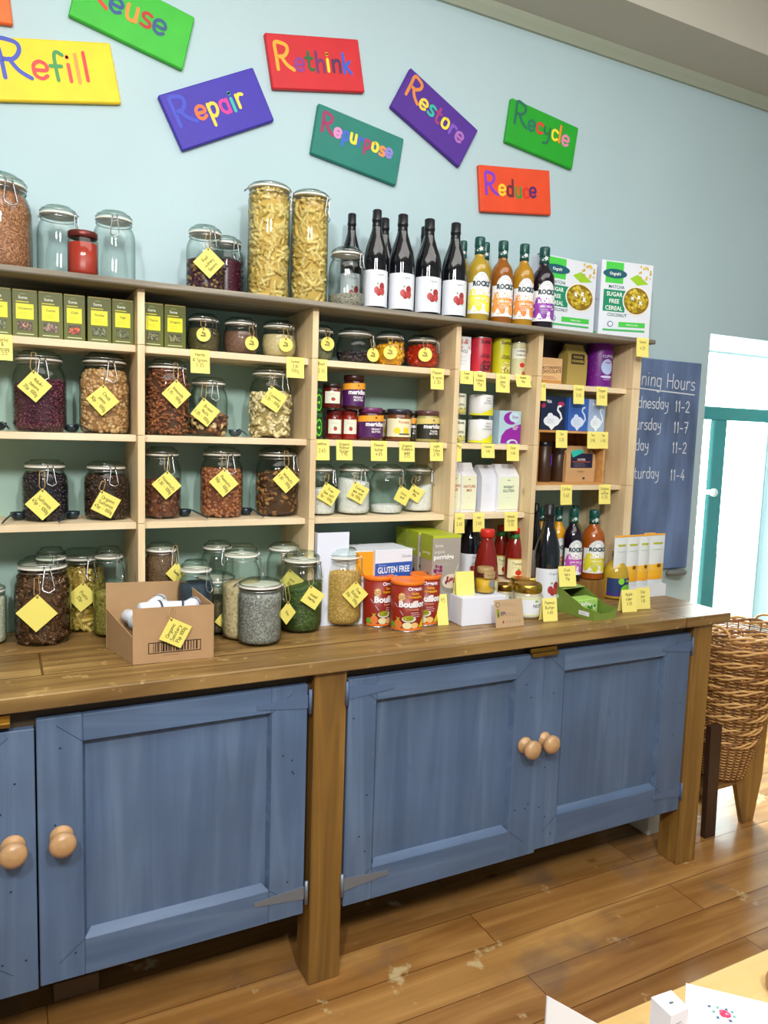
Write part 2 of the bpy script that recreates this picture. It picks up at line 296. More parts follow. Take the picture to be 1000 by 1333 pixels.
class Deco:
    """printed marks on a surface given by fmap(u, v, d) in metres"""
    def __init__(s, fmap, curved=False): s.m = fmap; s.mb = MB(); s.d = .0004; s.c = curved
    def _add(s, uv, fs, c, d):
        m = c if not isinstance(c, str) else pm(c, .45)
        s.mb.add([s.m(u, v, s.d*(d+(1 if s.c else 0))) for u, v in uv], fs, m, s.c)
    def rect(s, u0, v0, u1, v1, c, d=1, skew=0):
        n = max(1, int(abs(u1-u0)/.005)) if s.c else 1; uv = []
        for i in range(n+1): u = u0+(u1-u0)*i/n; uv += [(u, v0+skew*i/n), (u, v1+skew*i/n)]
        s._add(uv, [(2*i, 2*i+2, 2*i+3, 2*i+1) for i in range(n)], c, d); return s
    def poly(s, pts, c, d=1): s._add(pts, [tuple(range(len(pts)))], c, d); return s
    def ell(s, cu, cv, ru, rv, c, d=1, n=20, a0=0, a1=360):
        if s.c and ru > .002:
            if (a0, a1) not in ((0, 360), (0, 180)): a0, a1 = 0, 360
            k = max(4, int(2*ru/.003)); lo = 0 if a1 == 180 else -1; uv = []
            for i in range(k+1): a = PI*i/k; uv += [(cu-ru*math.cos(a), cv+lo*rv*math.sin(a)), (cu-ru*math.cos(a), cv+rv*math.sin(a))]
            s._add(uv, [(2*i, 2*i+2, 2*i+3, 2*i+1) for i in range(k)], c, d); return s
        s._add([(cu, cv)]+[(cu+ru*math.cos(R(a0+(a1-a0)*i/n)), cv+rv*math.sin(R(a0+(a1-a0)*i/n))) for i in range(n+1)], [(0, i+1, i+2) for i in range(n)], c, d); return s
    def star(s, cu, cv, r, c, d=1, n=8, k=.7):
        s._add([(cu, cv)]+[(cu+r*(1 if i % 2 else k)*math.cos(PI*i/n), cv+r*(1 if i % 2 else k)*math.sin(PI*i/n)) for i in range(2*n)], [(0, i+1, (i+1) % (2*n)+1) for i in range(2*n)], c, d); return s
    def blobs(s, u0, v0, u1, v1, r, num, cols, d=1, seed=1):
        g = random.Random(seed)
        for i in range(num): s.ell(g.uniform(u0, u1), g.uniform(v0, v1), r*g.uniform(.6, 1.2), r*g.uniform(.6, 1.2), g.choice(cols), d+.1*i/num, 7)
        return s
    def text(s, t, u, v, h, c, bold=0, d=2, maxw=None, rot=0):
        vv, ff = tmesh(t, bold)
        if not vv: return s
        k = h/.72; w = max(x for x, _ in vv)-min(x for x, _ in vv); kx = min(k, maxw/w) if maxw else k
        cr, sr = math.cos(R(rot)), math.sin(R(rot))
        s._add([(u+x*kx*cr-y*k*sr, v+x*kx*sr+y*k*cr) for x, y in vv], ff, c, d); return s
    def lines(s, u0, u1, v, dv, n, c, t=.0006, d=2, seed=3):
        g = random.Random(seed)
        for i in range(n): s.rect(u0, v-i*dv, u0+(u1-u0)*g.uniform(.55, 1), v-i*dv+t, c, d)
        return s
    def hand(s, t, u, v, h, w, cols, d=2, rot=0, first=1., jit=0, widen=1.):
        k = h/10; cr, sr = math.cos(R(rot)), math.sin(R(rot)); x = 0; g = random.Random(len(t))
        for i, ch in enumerate(t):
            wd, st = strokes(ch); kk = k*(first if i == 0 else 1); dy = g.uniform(-jit, jit)*h
            for si, p in enumerate(st):
                P = [(u+(x+a*kk*widen)*cr-(b*kk+dy)*sr, v+(x+a*kk*widen)*sr+(b*kk+dy)*cr) for a, b in p]
                s.ribbon(P, w*(1.15 if i == 0 and first > 1 else 1), cols[i % len(cols)] if isinstance(cols, (list, tuple)) else cols, d+((i % 3)*3+si)*(.12 if w > .006 else .03))
            x += (wd+.6)*kk*widen
        return s
    def ribbon(s, P, w, c, d):
        n = len(P); uv = []
        for i in range(n):
            a = P[max(0, i-1)]; b = P[min(n-1, i+1)]; dx, dy = b[0]-a[0], b[1]-a[1]; l = math.hypot(dx, dy) or 1
            uv += [(P[i][0]-dy/l*w/2, P[i][1]+dx/l*w/2), (P[i][0]+dy/l*w/2, P[i][1]-dx/l*w/2)]
        s._add(uv, [(2*i, 2*i+1, 2*i+3, 2*i+2) for i in range(n-1)], c, d)
        if w > .0012:
            for q in (P[0], P[-1]): s.ell(q[0], q[1], w/2, w/2, c, d+.03, 8)
    def build(s, name='printed_label', parent=None): return s.mb.build(name, parent)
def flat(yf): return lambda u, v, d: (u, yf-d, v)
def side(xf, sg): return lambda u, v, d: (xf+sg*d, u*sg, v)
def top(zf): return lambda u, v, d: (u, v, zf+d)
def cyl(r): return lambda u, v, d: ((r+d)*math.sin(u/r), -(r+d)*math.cos(u/r), v)
def cone(rf): return lambda u, v, d: ((rf(v)+d)*math.sin(u/rf(v)), -(rf(v)+d)*math.cos(u/rf(v)), v)
# ---------------------------------------------------------------- the room
YW = .5623; YR = .985
WALL = pm('b0c8cf', .75, 0, 0, .12, 150, .03, 2); REVEAL = pm('c3dde0', .7); CEIL = pm('cfcfc6', .8); TEAL = pm('2f7f80', .35)
m = MB()
for b in ((-3.2, YW, 0, 2.0, YR, 3.6), (2.0, YW, 1.945, 3.0, YR, 3.6), (3.0, YW, 0, 4.6, YR, 3.6)): m.box(*b, WALL)
struct('wall_back', m)
struct('wall_right', MB().box(4.6, -3.6, 0, 4.7, YR, 3.6, WALL))
struct('wall_left', MB().box(-3.3, -3.6, 0, -3.2, YR, 3.6, WALL))
struct('wall_rear_light_block', MB().box(-3.3, -3.7, 0, 4.7, -3.6, 1.15, WALL))  # unseen half-height wall, added to block low ambient light
struct('floor', MB().box(-3.3, -3.6, -.06, 4.7, YR+.02, 0, FLOORW))
struct('ceiling', MB().box(-3.3, -3.6, 3.14, 4.7, YR, 3.24, CEIL))
struct('trim_1', MB().box(-3.2, .30, 2.93, 4.6, YW, 3.14, pm('c2bfb4', .7)))          # boxed soffit along the wall
mb = MB(); mb.add([(x, y, z) for x in (-3.2, 4.6) for y, z in ((YW, 2.895), (YW-.012, 2.895), (YW-.03, 2.915), (YW-.04, 2.93), (YW, 2.93))],
   [(0,1,2,3,4), (9,8,7,6,5)]+[(i, i+5, (i+1) % 5+5, (i+1) % 5) for i in range(5)], pm('a9b3a2', .8)); struct('trim_2', mb)
struct('baseboard_back', MB().box(-3.2, YW-.02, 0, 2.0, YW, .14, pm('e4e4da', .5)))
struct('ground_outside', MB().box(-1, YR+.02, -.08, 8, 6, -.02, pm('d8d6cf', .9)))
# glazed door with transom and side light
d = tag(empty('door_1', (2.56, YR-.04, 0)), kind='structure')
X0, X1 = 2.0-2.56, 3.0-2.56
f = MB(); f.box(X0, .02, 1.60, X1, .05, 1.668, TEAL, .004); f.box(0, .02, 0, .095, .05, 1.60, TEAL, .004); f.box(X0, .03, 0, X0+.012, .05, 1.94, REVEAL); f.box(X1-.012, .03, 0, X1, .05, 1.94, REVEAL)
f.box(X0, .03, 1.935, X1, .05, 1.945, REVEAL); f.box(X0+.05, 0, 0, X1-.012, .05, .16, TEAL); f.build('door_frame', d)
MB().box(.095, .02, .16, X1-.012, .026, 1.60, GLASS).build('door_glass', d)
MB().box(X0+.012, .02, .16, 0, .026, 1.60, GLASS).build('side_glass', d)
MB().box(X0+.012, .02, 1.668, X1-.012, .026, 1.935, GLASS).build('transom_glass', d)
kb = MB(); kb.lathe([(.012, 0), (.012, .03), (.02, .034), (.022, .046), (.016, .056), (0, .058)], pm('d8dcd8', .3), 16); kb.build('door_knob', d, (-.02, .02, 1.23)).rotation_euler = (PI/2, 0, 0)
tag(MB().box(2.985, .62, 1.52, 3.0, .9, 1.92, pm('a8c2b4', .6), .003).build('wall_panel'), 'pale green board fixed high on the right door reveal', 'board')
hk = MB(); hk.box(0, -.02, -.035, .02, .02, .035, pm('dfe7ee', .4), .003); hk.tube([(0, 0, 0), (-.05, 0, -.01), (-.07, 0, .02)], .012, pm('dfe7ee', .4), 8)
tag(hk.build('coat_hook', None, (2.98, .72, .72)), 'pale rounded bracket low on the right door reveal', 'bracket')

# ---------------------------------------------------------------- chalkboard
cb = empty('chalkboard', (1.68, YW-.012, .94))
mb = MB(); mb.box(-.30, 0, 0, .268, .010, .875, pm('60749a', .8, 0, 0, .1, 60, .42, 11, 0, (1, 1, .22)), .003); mb.build('slate', cb)
tag(cb, 'blue-black chalkboard on the wall listing opening hours in chalk', 'chalkboard')
dc = Deco(lambda u, v, d: (u, -.0005-d*.6, v)); CH = pm('d5dbe6', .9)
for s, u, v, h in (('Opening Hours', -.192, .772, .056),): dc.hand(s, u, v, h, .0046, CH, 1, -1.6, 1.1, 0, .92)
dc.ribbon([(-.17, .757), (.0, .750), (.235, .742)], .005, CH, 1)
for s, t, v in (('Wednesday', '11-2', .672), ('Thursday', '11-7', .585), ('Friday', '11-2', .50), ('Saturday', '11-4', .385)):
    dc.hand(s, {'Wednesday': -.155, 'Thursday': -.147, 'Friday': -.145, 'Saturday': -.14}[s], v+.004, .046, .0042, CH, 1, 0, 1.1, 0, .84); dc.hand(t, .125, v-.004, .044, .0044, CH, 1)
dc.build('chalk_writing', cb)
sm = MB(); sm.lathe([(.02, 0), (.055, .004), (.06, .016), (.05, .024), (0, .026)], pm('6f716c', .5), 20, True, 0, 0, 1, .42)
tag(sm.build('chalk_eraser', None, (1.865, YW-.03, .913)), 'grey oval chalk eraser tucked under the chalkboard', 'eraser')
MBtmp = None

# ---------------------------------------------------------------- painted word boards
def board(c, w, h, ang, bg, word, cols, label, hh=.062, u0=None, v0=None, gap=1.0, frame=None, first=1.3):
    o = MB(); o.box(-w/2, 0, -h/2, w/2, .017, h/2, pm(bg, .55, 0, 0, .25, 60, .07, 14), .003)
    t = o.build('painted_board', None, (c[0], YW-.0172, c[1])); t.rotation_euler = (0, -R(ang), 0)
    tag(t, label, 'sign', 'painted word boards on the wall')
    dd = Deco(flat(0)); dd.d = .0006
    tot = sum((strokes(c_)[0]+.6)*(first if i_ == 0 else 1) for i_, c_ in enumerate(word))*hh/10; wf = (.84 if len(word) > 6 else .74)*w/tot; hk = min(1.35, max(1, wf))
    dd.hand(word, -w*.44, (v0 if v0 is not None else -.02)-(hk-1)*hh*.35, hh*hk, .0092, cols, 1, 0, first, .06, wf/hk)
    dd.build('painted_letters', t)
board((-.5575, 2.4), .305, .152, 10.9, 'f2cb12', 'Refill', ['1f3fae', 'd02a26', '1d8a3c', 'd8362a', 'e8902c', 'cc2a28'], 'yellow board painted Refill, hung low at the far left', .06, -.138, -.02, .95)
board((-.3597, 2.5876), .305, .152, -12.7, '35b52f', 'Reuse', ['cf3a20', '1b4a8a', 'e8892a', 'b3201c', '1e4f7a'], 'bright green board painted Reuse, cut by the top edge', .058, -.12, -.015, 1.05)
board((-.1264, 2.3986), .305, .151, 27, '3a2aa6', 'Repair', ['2f3fc0', 'ef6a2a', 'f1c92e', 'cf2a90', '27b7a6', 'f2d23a'], 'violet-blue board painted Repair, tilted upwards', .052, -.125, -.015, 1.08)
board((.1741, 2.5931), .307, .153, 10.6, 'c9202a', 'Rethink', ['f0a62a', '8a2f86', '23602e', '6a2460', 'f2d22c', '4c1e50', '2a58c8'], 'red board painted Rethink', .052, -.135, -.02, 1.02)
board((.3224, 2.3822), .303, .153, -8.7, '15786c', 'Repurpose', ['96245c', 'e08ac0', '2f62c8', 'f0d42e', '2f5fc0', 'a02a62', 'e8d43a', 'ee8a48', '8a7ad0'], 'teal-green board painted Repurpose', .043, -.142, .0, .92)
board((.5999, 2.5214), .302, .151, -27.4, '4a1f8e', 'Restore', ['d8823a', 'f0cc36', '22b29a', '9a2a70', 'f0d62c', '7a48c0', 'a866b8'], 'deep purple board painted Restore, sloping down to the right', .05, -.14, -.005, 1.0)
board((1.0445, 2.5597), .306, .151, -7.3, '15a01f', 'Recycle', ['0f6a50', '13705a', 'de2f2a', '0f7046', 'f0dc2e', 'ee8a2a', 'e87fb0'], 'green board painted Recycle, furthest to the right', .05, -.14, .0, 1.02)
board((.9392, 2.3492), .308, .154, 6.5, 'e0481c', 'Reduce', ['7a32c8', 'f2c42c', '6a2030', '3a8a2a', 'd8281e', '5a2064'], 'orange board painted Reduce, under the green one', .054, -.13, -.02, 1.02)
board((-.816, 2.548), .305, .152, 6, 'e8661c', 'Refuse', ['1f3fae'], 'orange board showing only a corner at the top left of the picture', .05)

# ---------------------------------------------------------------- counter
WT = .9
wt = MB().box(-1.95, 0, .8655, 1.54, YW, .9, TOPW, .0025); tag(wt.build('wooden_worktop'), 'long brown waxed plank worktop over the blue cupboards', 'worktop')
cu = tag(empty('cupboard', (0, 0, 0)), 'long low cupboard with blue-grey panelled doors and square wooden posts', 'cupboard')
for x in (-1.386, 0, 1.386): MB().box(x, .0185, 0, x+.091, .1095, .8655, POSTW, .003).build('post', cu)
for x in (-1.386, 0, 1.386): MB().box(x, .46, 0, x+.06, .52, .8655, POSTW).build('back_post', cu)
MB().box(-1.386, .05, .79, 1.477, .075, .8655, pm('4a3a28', .7)).build('gap_shade_rail', cu)  # dark strip: shade of the gap under the worktop put into its colour
MB().box(-1.36, .05, .215, 1.45, .5, .235, pm('54452f', .8)).build('base_board', cu)  # unseen base and back boards, put in to keep the inside dark
MB().box(-1.36, .49, .215, 1.45, .5, .86, pm('54452f', .8)).build('back_board', cu)
MB().box(1.44, .11, .235, 1.455, .49, .8655, POSTW).build('end_panel', cu)
def door(x0, x1, z0, z1, px0, px1, pz0, pz1, y, knobx, hinge, pl):
    g = MB(); t = .024
    g.box(x0, y, z0, px0, y+t, z1, BLUEZ, .002); g.box(px1, y, z0, x1, y+t, z1, BLUEZ, .002)
    g.box(px0, y, pz1, px1, y+t, z1, BLUEX, .002); g.box(px0, y, z0, px1, y+t, pz0, BLUEX, .002)
    fr = g.build('door', cu)
    if pl: tag(fr, pl)
    q = MB(); a = .009; q.box(px0-.003, y+.018, pz0-.003, px1+.003, y+.023, pz1+.003, BLUEZ); q.build('panel', fr)
    mo = MB()
    for (ax, az, bx, bz, nx, nz) in ((px0, pz0, px1, pz0, 0, 1), (px1, pz0, px1, pz1, -1, 0), (px1, pz1, px0, pz1, 0, -1), (px0, pz1, px0, pz0, 1, 0)):
        e = .015 if nz == 1 else .006; mo.add([(ax, y+.001, az), (bx, y+.001, bz), (bx+(nx*e if nx else (-e if bx > ax else e)), y+.018, bz+(nz*e if nz else (-e if bz > az else e))),
                 (ax+(nx*e if nx else (e if bx > ax else -e)), y+.018, az+(nz*e if nz else (e if bz > az else -e)))], [(0,1,2,3)], BLUEX)
    mo.build('moulding', fr)
    k = MB(); prof = [(0, 0), (.024, 0), (.026, .004), (.024, .010), (.015, .016), (.014, .022), (.024, .030), (.029, .040), (.027, .050), (.016, .057), (0, .059)]
    k.lathe(prof, KNOB, 24); ko = k.build('knob', fr, (knobx, y, .56)); ko.rotation_euler = (PI/2, 0, 0)
    dcn = Deco(flat(y)); g2 = random.Random(int(x0*100)+9); dk = pm('1c2740', .8)
    for i in range(9):
        sx = g2.choice([g2.uniform(x0+.01, px0-.02), g2.uniform(px1+.02, x1-.01)]); sz = g2.uniform(z0+.03, z1-.03); dcn.ell(sx, sz, .0026, .0026, dk, 1, 8)
    for (sx, sz, w) in ((px0, pz1, -1), (px1, pz1, 1), (px0, pz0, -1), (px1, pz0, 1)):
        L = .05; dcn.ribbon([(sx, sz), (sx+w*L*1.1, sz+(L if sz > .5 else -L)*.9)], .0012, dk, 1)
    dcn.build('nail_marks', fr)
    for (z, m_) in hinge:
        h = MB(); s = 1 if knobx < (x0+x1)/2 else -1; ex = x1 if s > 0 else x0
        h.add([(ex, y-.002, z-.018), (ex, y-.002, z+.018), (ex-s*.135, y-.002, z+.008), (ex-s*.135, y-.002, z-.004)] + [(ex, y, z-.018), (ex, y, z+.018), (ex-s*.135, y, z+.008), (ex-s*.135, y, z-.004)],
              [(0,1,2,3), (4,7,6,5), (0,4,5,1), (1,5,6,2), (2,6,7,3), (3,7,4,0)], m_)
        h.tube([(ex+s*.006, y-.003, z-.032), (ex+s*.006, y-.003, z+.032)], .005, m_, 8)
        for i in range(3): h.lathe([(.003, 0), (.003, .001), (0, .0015)], STEEL, 8, True)if False else None
        h.build('hinge', fr)
GH = pm('8c97a6', .45, .6); BH = pm('55698a', .5)
door(-.650, -.016, .208, .835, -.555, -.112, .298, .772, .025, -.602, ((.268, GH), (.79, BH)), None)
door(.096, .745, .200, .835, .180, .641, .294, .768, .018, .683, ((.265, GH), (.80, BH)), None)
door(.748, 1.383, .203, .835, .834, 1.265, .303, .768, .027, .763, ((.27, BH), (.79, BH)), None)
door(-1.29, -.654, .205, .818, -1.19, -.76, .3, .76, .023, -.700, ((.27, BH),), None)
for x, y in ((.69, .006), (-.80, .01)): # brass catches under the worktop
    b = MB(); b.box(x, y, .832, x+.10, y+.012, .842, BRASS, .001); b.box(x, y+.012, .842, x+.10, y+.02, .855, BRASS); b.build('brass_catch', cu)
for px, py, w, dpt, h, c_, nm, lb, ct in ((843, 1088, .10, .2, .12, 'dcdcd2', 'white_block', 'white painted block on the floor under the right end of the counter', 'block'),
                                      (70, 1306, .11, .1, .05, '6a4e34', 'wood_block', 'small rough wood block lying under the left cupboard', 'block')):
    P = at(px, py, z=0); tag(MB().box(0, 0, 0, w, dpt, h, pm(c_, .7), .002).build(nm, None, (P.x, P.y, 0)), lb, ct)

# ---------------------------------------------------------------- shelving
YS, YF = .3215, .3515
ZT, ZA, ZB, ZC = 1.8444, 1.6884, 1.456, 1.2239
ZA5, ZB5, ZK = 1.6685, 1.318, 1.509
sh = tag(empty('shelving_unit', (.3, YS, .9)), 'pale pine pigeonhole shelving with a grey weathered top board', 'shelves')
def P_(mb, name): o = mb.build(name, sh); o.location = (-.3, -YS, -.9); return o
P_(MB().box(-1.95, .2915, ZT-.0156, 1.402, YW, ZT, GREYW, .003), 'top_board')
TS = .018
cols = [(-.85, .0182), (-.3696, .0182), (.1108, .0182), (.5933, .0182), (.9182, .0182)]
for x, w in cols:
    for a, b in ((.9, ZC-.001), (ZC, ZB-.001), (ZB, ZA-.001), (ZA, ZT-.0156)): P_(MB().box(x-w, YS, a, x, YW, b, PINEV, .0008), 'side_panel')
for a, b in ((.9, ZB5-.001), (ZB5, ZA5-.001), (ZA5, ZT-.0156)): P_(MB().box(1.332, YS, a, 1.3685, YW, b, PINEV, .001), 'end_panel')
for x0, x1 in ((-.85, -.3878), (-.3696, .0926), (.1108, .5751), (.5933, .9)):
    for z in (ZA, ZB, ZC): P_(MB().box(x0, YF, z-TS, x1, YW, z, PINE, .0008), 'shelf')
for x0, x1 in ((-.3696, .0926), (.5933, .9)): P_(MB().box(x0, YF, .967, x1, YW, .985, PINE, .0008), 'bottom_board')
P_(MB().box(.9182, YF-.02, .9, 1.332, YW-.002, .970, POSTW, .001), 'bottom_board')
for z in (ZA5, ZB5): P_(MB().box(.9182, YF, z-TS, 1.332, YW, z, PINE, .0008), 'shelf')
for x0, x1 in ((-.85, -.3878), (-.3696, .0926), (.1108, .5751), (.5933, .9), (.9182, 1.332)):
    P_(MB().box(x0, YW-.006, .9, x1, YW-.001, ZT-.0156, pm('a0bfb6', .8, 0, 0, .1, 100, .05, 3)), 'back_panel')  # invented sheets over the wall, greener colour stands for its shaded tone
ck = tag(empty('wooden_crate', (1.094, YF, ZB5)), 'small plywood crate on its side, stacked inside the right-hand bay', 'crate')
CR = grain_mat('orange_ply', 'c08648', 'dca868', None, .6, 'X', 1, 22, .1, .2)
for nm, bx in (('base', (-.155, 0, 0, .155, .17, .008)), ('top', (-.155, 0, .183, .155, .17, .191)), ('side', (-.155, 0, .008, -.147, .17, .183)), ('side', (.147, 0, .008, .155, .17, .183)), ('back', (-.147, .162, .008, .147, .17, .183))):
    MB().box(*bx, CR, .0006).build(nm, ck)
ZK = ZB5+.191; ZKB = ZB5+.008
# ---------------------------------------------------------------- placing things
def spot(l, r, t, b, z, Y=None):
    mid = (l+r)/2
    if Y is None:
        P = at(mid, b, z=z); mpp = (P-CAM).dot(FW)/FPX; rad = (r-l)/2*mpp
        hd = Vector((P.x-CAM.x, P.y-CAM.y)).normalized(); x, y = P.x+hd.x*rad*.95, P.y+hd.y*rad*.95
    else:
        P = at(mid, (t+b)/2, y=Y); x, y = P.x, Y; mpp = (P-CAM).dot(FW)/FPX; rad = (r-l)/2*mpp
    Q = at(mid, t, y=y)
    return x, y, rad, Q.z-z
import bmesh
def ico(n):
    b = bmesh.new(); bmesh.ops.create_icosphere(b, subdivisions=n, radius=1); b.verts.ensure_lookup_table()
    r = ([tuple(v.co) for v in b.verts], [tuple(v.index for v in f.verts) for f in b.faces]); b.free(); return r
ICO = ico(2); ICO1 = ico(1)
def sh_ell(a, b, c): return [(x*a, y*b, z*c) for x, y, z in ICO[0]], ICO[1]
def sh_mb(m): return m.v, m.f
def sh_fus(L=.019, r=.0052):
    v = []; f = []; N = 15
    for i in range(N):
        for k in range(6):
            a = i*.85+k*PI/3; q = r*(1 if k % 2 == 0 else .33); v.append((q*math.cos(a), q*math.sin(a), -L+2*L*i/(N-1)))
    for i in range(N-1):
        for k in range(6): f.append((i*6+k, i*6+(k+1) % 6, (i+1)*6+(k+1) % 6, (i+1)*6+k))
    return v, f+[tuple(range(5, -1, -1)), tuple(range((N-1)*6, N*6))]
def sh_cash(s=.011):
    m = MB(); m.tube([(s*math.cos(a), 0, s*math.sin(a)) for a in [R(q) for q in range(-20, 201, 27)]], .0048, BLACK, 7, False, lambda t: .55+.6*math.sin(PI*min(1, .15+t*.8))); return m.v, m.f
def sh_wal(s=.012):
    g = random.Random(4); return [tuple(c*s*k*q for c, q in zip(p, (1.15, .8, .5))) for p, k in ((p, g.uniform(.5, 1.2)) for p in ICO[0])], ICO[1]
PROF = {
 'tall': [(0, .012), (.55, .003), (.80, 0), (.93, .03), (1, .10), (1, .60), (.97, .69), (.89, .76), (.81, .80), (.78, .82), (.83, .835), (.83, .875), (.76, .88)],
 'straight': [(0, .01), (.6, .002), (.82, 0), (.93, .02), (1, .07), (1, .70), (.98, .77), (.92, .81), (.87, .83), (.92, .845), (.92, .885), (.85, .89)],
 'cyl': [(0, .01), (.6, .002), (.85, 0), (.95, .01), (1, .03), (1, .85), (.97, .885), (.92, .90), (.9, .91), (.95, .915), (.95, .94), (.86, .945)],
 'bulb': [(0, .012), (.5, .003), (.66, 0), (.8, .05), (.95, .17), (1, .32), (.97, .5), (.86, .66), (.80, .72), (.84, .735), (.84, .8), (.76, .81)]}
def rat(pf, q):
    for (r0, z0), (r1, z1) in zip(pf[2:], pf[3:]):
        if z0 <= q <= z1: return r0+(r1-r0)*(q-z0)/max(1e-6, z1-z0)
    return pf[-1][0] if q > .5 else .7
JARS = {}
def jar(key, l, r, t, b, z, Y, style, clasp, label, group=None, lidg=None, scale=1):
    x, y, rad, h = spot(l, r, t, b, z, Y); pf = PROF[style]
    o = empty('clip_top_jar', (x, y, z+.0004)); tag(o, label, 'jar', group)
    MB().lathe([(a*rad, c*h) for a, c in pf], GLASS, 36).build('jar_body', o)
    nr = pf[-2][0]*rad; kz = pf[-1][1]*h; lidt = h-kz
    MB().lathe([(nr*.8, kz+.001), (nr*.97, kz+.003), (nr*1.0, kz+lidt*.35), (nr*.96, kz+lidt*.62), (nr*.8, kz+lidt*.72), (nr*.72, kz+lidt*.95), (nr*.45, h), (0, h)], THICKG, 36).build('lid', o)
    MB().lathe([(nr*.9, kz-.002), (nr*1.03, kz-.002), (nr*1.05, kz), (nr*1.03, kz+.003), (nr*.9, kz+.003)], RUBBER, 36).build('rubber_seal', o)
    w = MB(); ring = lambda rr, zz: [(rr*math.cos(2*PI*i/28), rr*math.sin(2*PI*i/28), zz) for i in range(28)]
    wr = max(.0011, rad*.02); zl = kz-.045*h; zu = kz+lidt*.35
    w.tube(ring(nr*1.02, zl), wr, STEEL, 5, True); w.tube(ring(nr*1.04, zu), wr, STEEL, 5, True)
    c = R(clasp-90); ex = Vector((math.cos(c), math.sin(c), 0)); tx = Vector((-math.sin(c), math.cos(c), 0)); hw = rad*.20
    lp = [ex*(nr*1.04)+tx*s*hw*.55+Vector((0, 0, zu)) for s in (-1, 1)]
    lo = rad+.002
    w.tube([lp[0], lp[0]+ex*.006+Vector((0, 0, -.01)), ex*lo*.98-tx*hw+Vector((0, 0, zl-.03)), ex*(lo+.004)-tx*hw+Vector((0, 0, zl-.085*h-.02)), ex*(lo+.005)+Vector((0, 0, zl-.10*h-.024)),
            ex*(lo+.004)+tx*hw+Vector((0, 0, zl-.085*h-.02)), ex*lo*.98+tx*hw+Vector((0, 0, zl-.03)), lp[1]+ex*.006+Vector((0, 0, -.01)), lp[1]], wr*1.15, STEEL, 6)
    w.tube([ex*(nr*1.02)-tx*hw*.5+Vector((0, 0, zl)), ex*(nr+.012)-tx*hw*.5+Vector((0, 0, (zl+zu)/2)), ex*(nr+.012)+tx*hw*.5+Vector((0, 0, (zl+zu)/2)), ex*(nr*1.02)+tx*hw*.5+Vector((0, 0, zl))], wr, STEEL, 5)
    w.tube([-ex*(nr*1.03)-tx*hw*.5+Vector((0, 0, zu)), -ex*(nr+.014)-tx*hw*.4+Vector((0, 0, (zl+zu)/2)), -ex*(nr+.014)+tx*hw*.4+Vector((0, 0, (zl+zu)/2)), -ex*(nr*1.03)+tx*hw*.5+Vector((0, 0, zu))], wr, STEEL, 5)
    w.build('wire_clasp', o)
    JARS[key] = (x, y, rad, h, z, pf, clasp); return o
def fill(key, name, label, frac, mats, shape=None, s=.004, num=0, slope=0, core=None, cat='food', gseed=1, shell=1.0):
    x, y, rad, h, z, pf, _ = JARS[key]; zt = frac*h; mb = MB(); g = random.Random(gseed); mats = mats if isinstance(mats, list) else [mats]
    K = .955; R_ = lambda q: rat(pf, q/h)*rad*K
    off = s*.9 if shape else 0
    pr = [(0, .004)]+[(max(.001, R_(q)-off), q) for q in [max(.005, zt*i/14*.995) for i in range(15)]]
    pr[1] = (pr[1][0]*.92, .005)
    n = 36; v = []; f = []
    for (rr, zz) in pr+[(pr[-1][0]*.5, zt+.002), (0, zt+.003)]:
        for k in range(n):
            a = 2*PI*k/n; q = zz/zt; v.append((rr*math.cos(a), rr*math.sin(a), zz+slope*rr/rad*math.cos(a+.4)*(q**3)*h))
    m = len(pr)+2
    for j in range(m-1):
        for k in range(n): f.append((j*n+k, j*n+(k+1) % n, (j+1)*n+(k+1) % n, (j+1)*n+k))
    mb.add(v, f, core or mats[0], True)
    if shape:
        sv, sf = shape; top = int(num*.22)
        for i in range(num):
            a = g.uniform(0, 2*PI)
            if i < top: rr = (R_(zt)-s)*math.sqrt(g.random()); zz = zt+g.uniform(-s, s*.4)
            else:
                zz = g.uniform(s*.8, zt); rr = max(.001, R_(zz)-s*g.uniform(.85, 1.3)*shell)
            e = Matrix.Rotation(g.uniform(0, 6.28), 3, 'Z') @ Matrix.Rotation(g.uniform(0, 6.28), 3, 'X') @ Matrix.Rotation(g.uniform(0, 6.28), 3, 'Y')
            # long pieces lie along the glass
            if shell > 1 and i >= top:
                e = Matrix.Rotation(a, 3, 'Z') @ Matrix.Rotation(g.uniform(0, PI), 3, 'X') @ Matrix.Rotation(g.uniform(-.12, .12), 3, 'Y') @ Matrix.Rotation(g.uniform(0, 6.28), 3, 'Z')
            sc = g.uniform(.85, 1.1); dz = slope*rr/rad*math.cos(a+.4)*((zz/zt)**3)*h
            o3 = Vector((rr*math.cos(a), rr*math.sin(a), zz+dz))
            pv = [e @ (Vector(p)*sc)+o3 for p in sv]
            mb.add([tuple(p) for p in pv], sf, g.choice(mats), True)
    o = mb.build(name, None, (x, y, z+.0008)); tag(o, label, cat, None, 'stuff'); return o
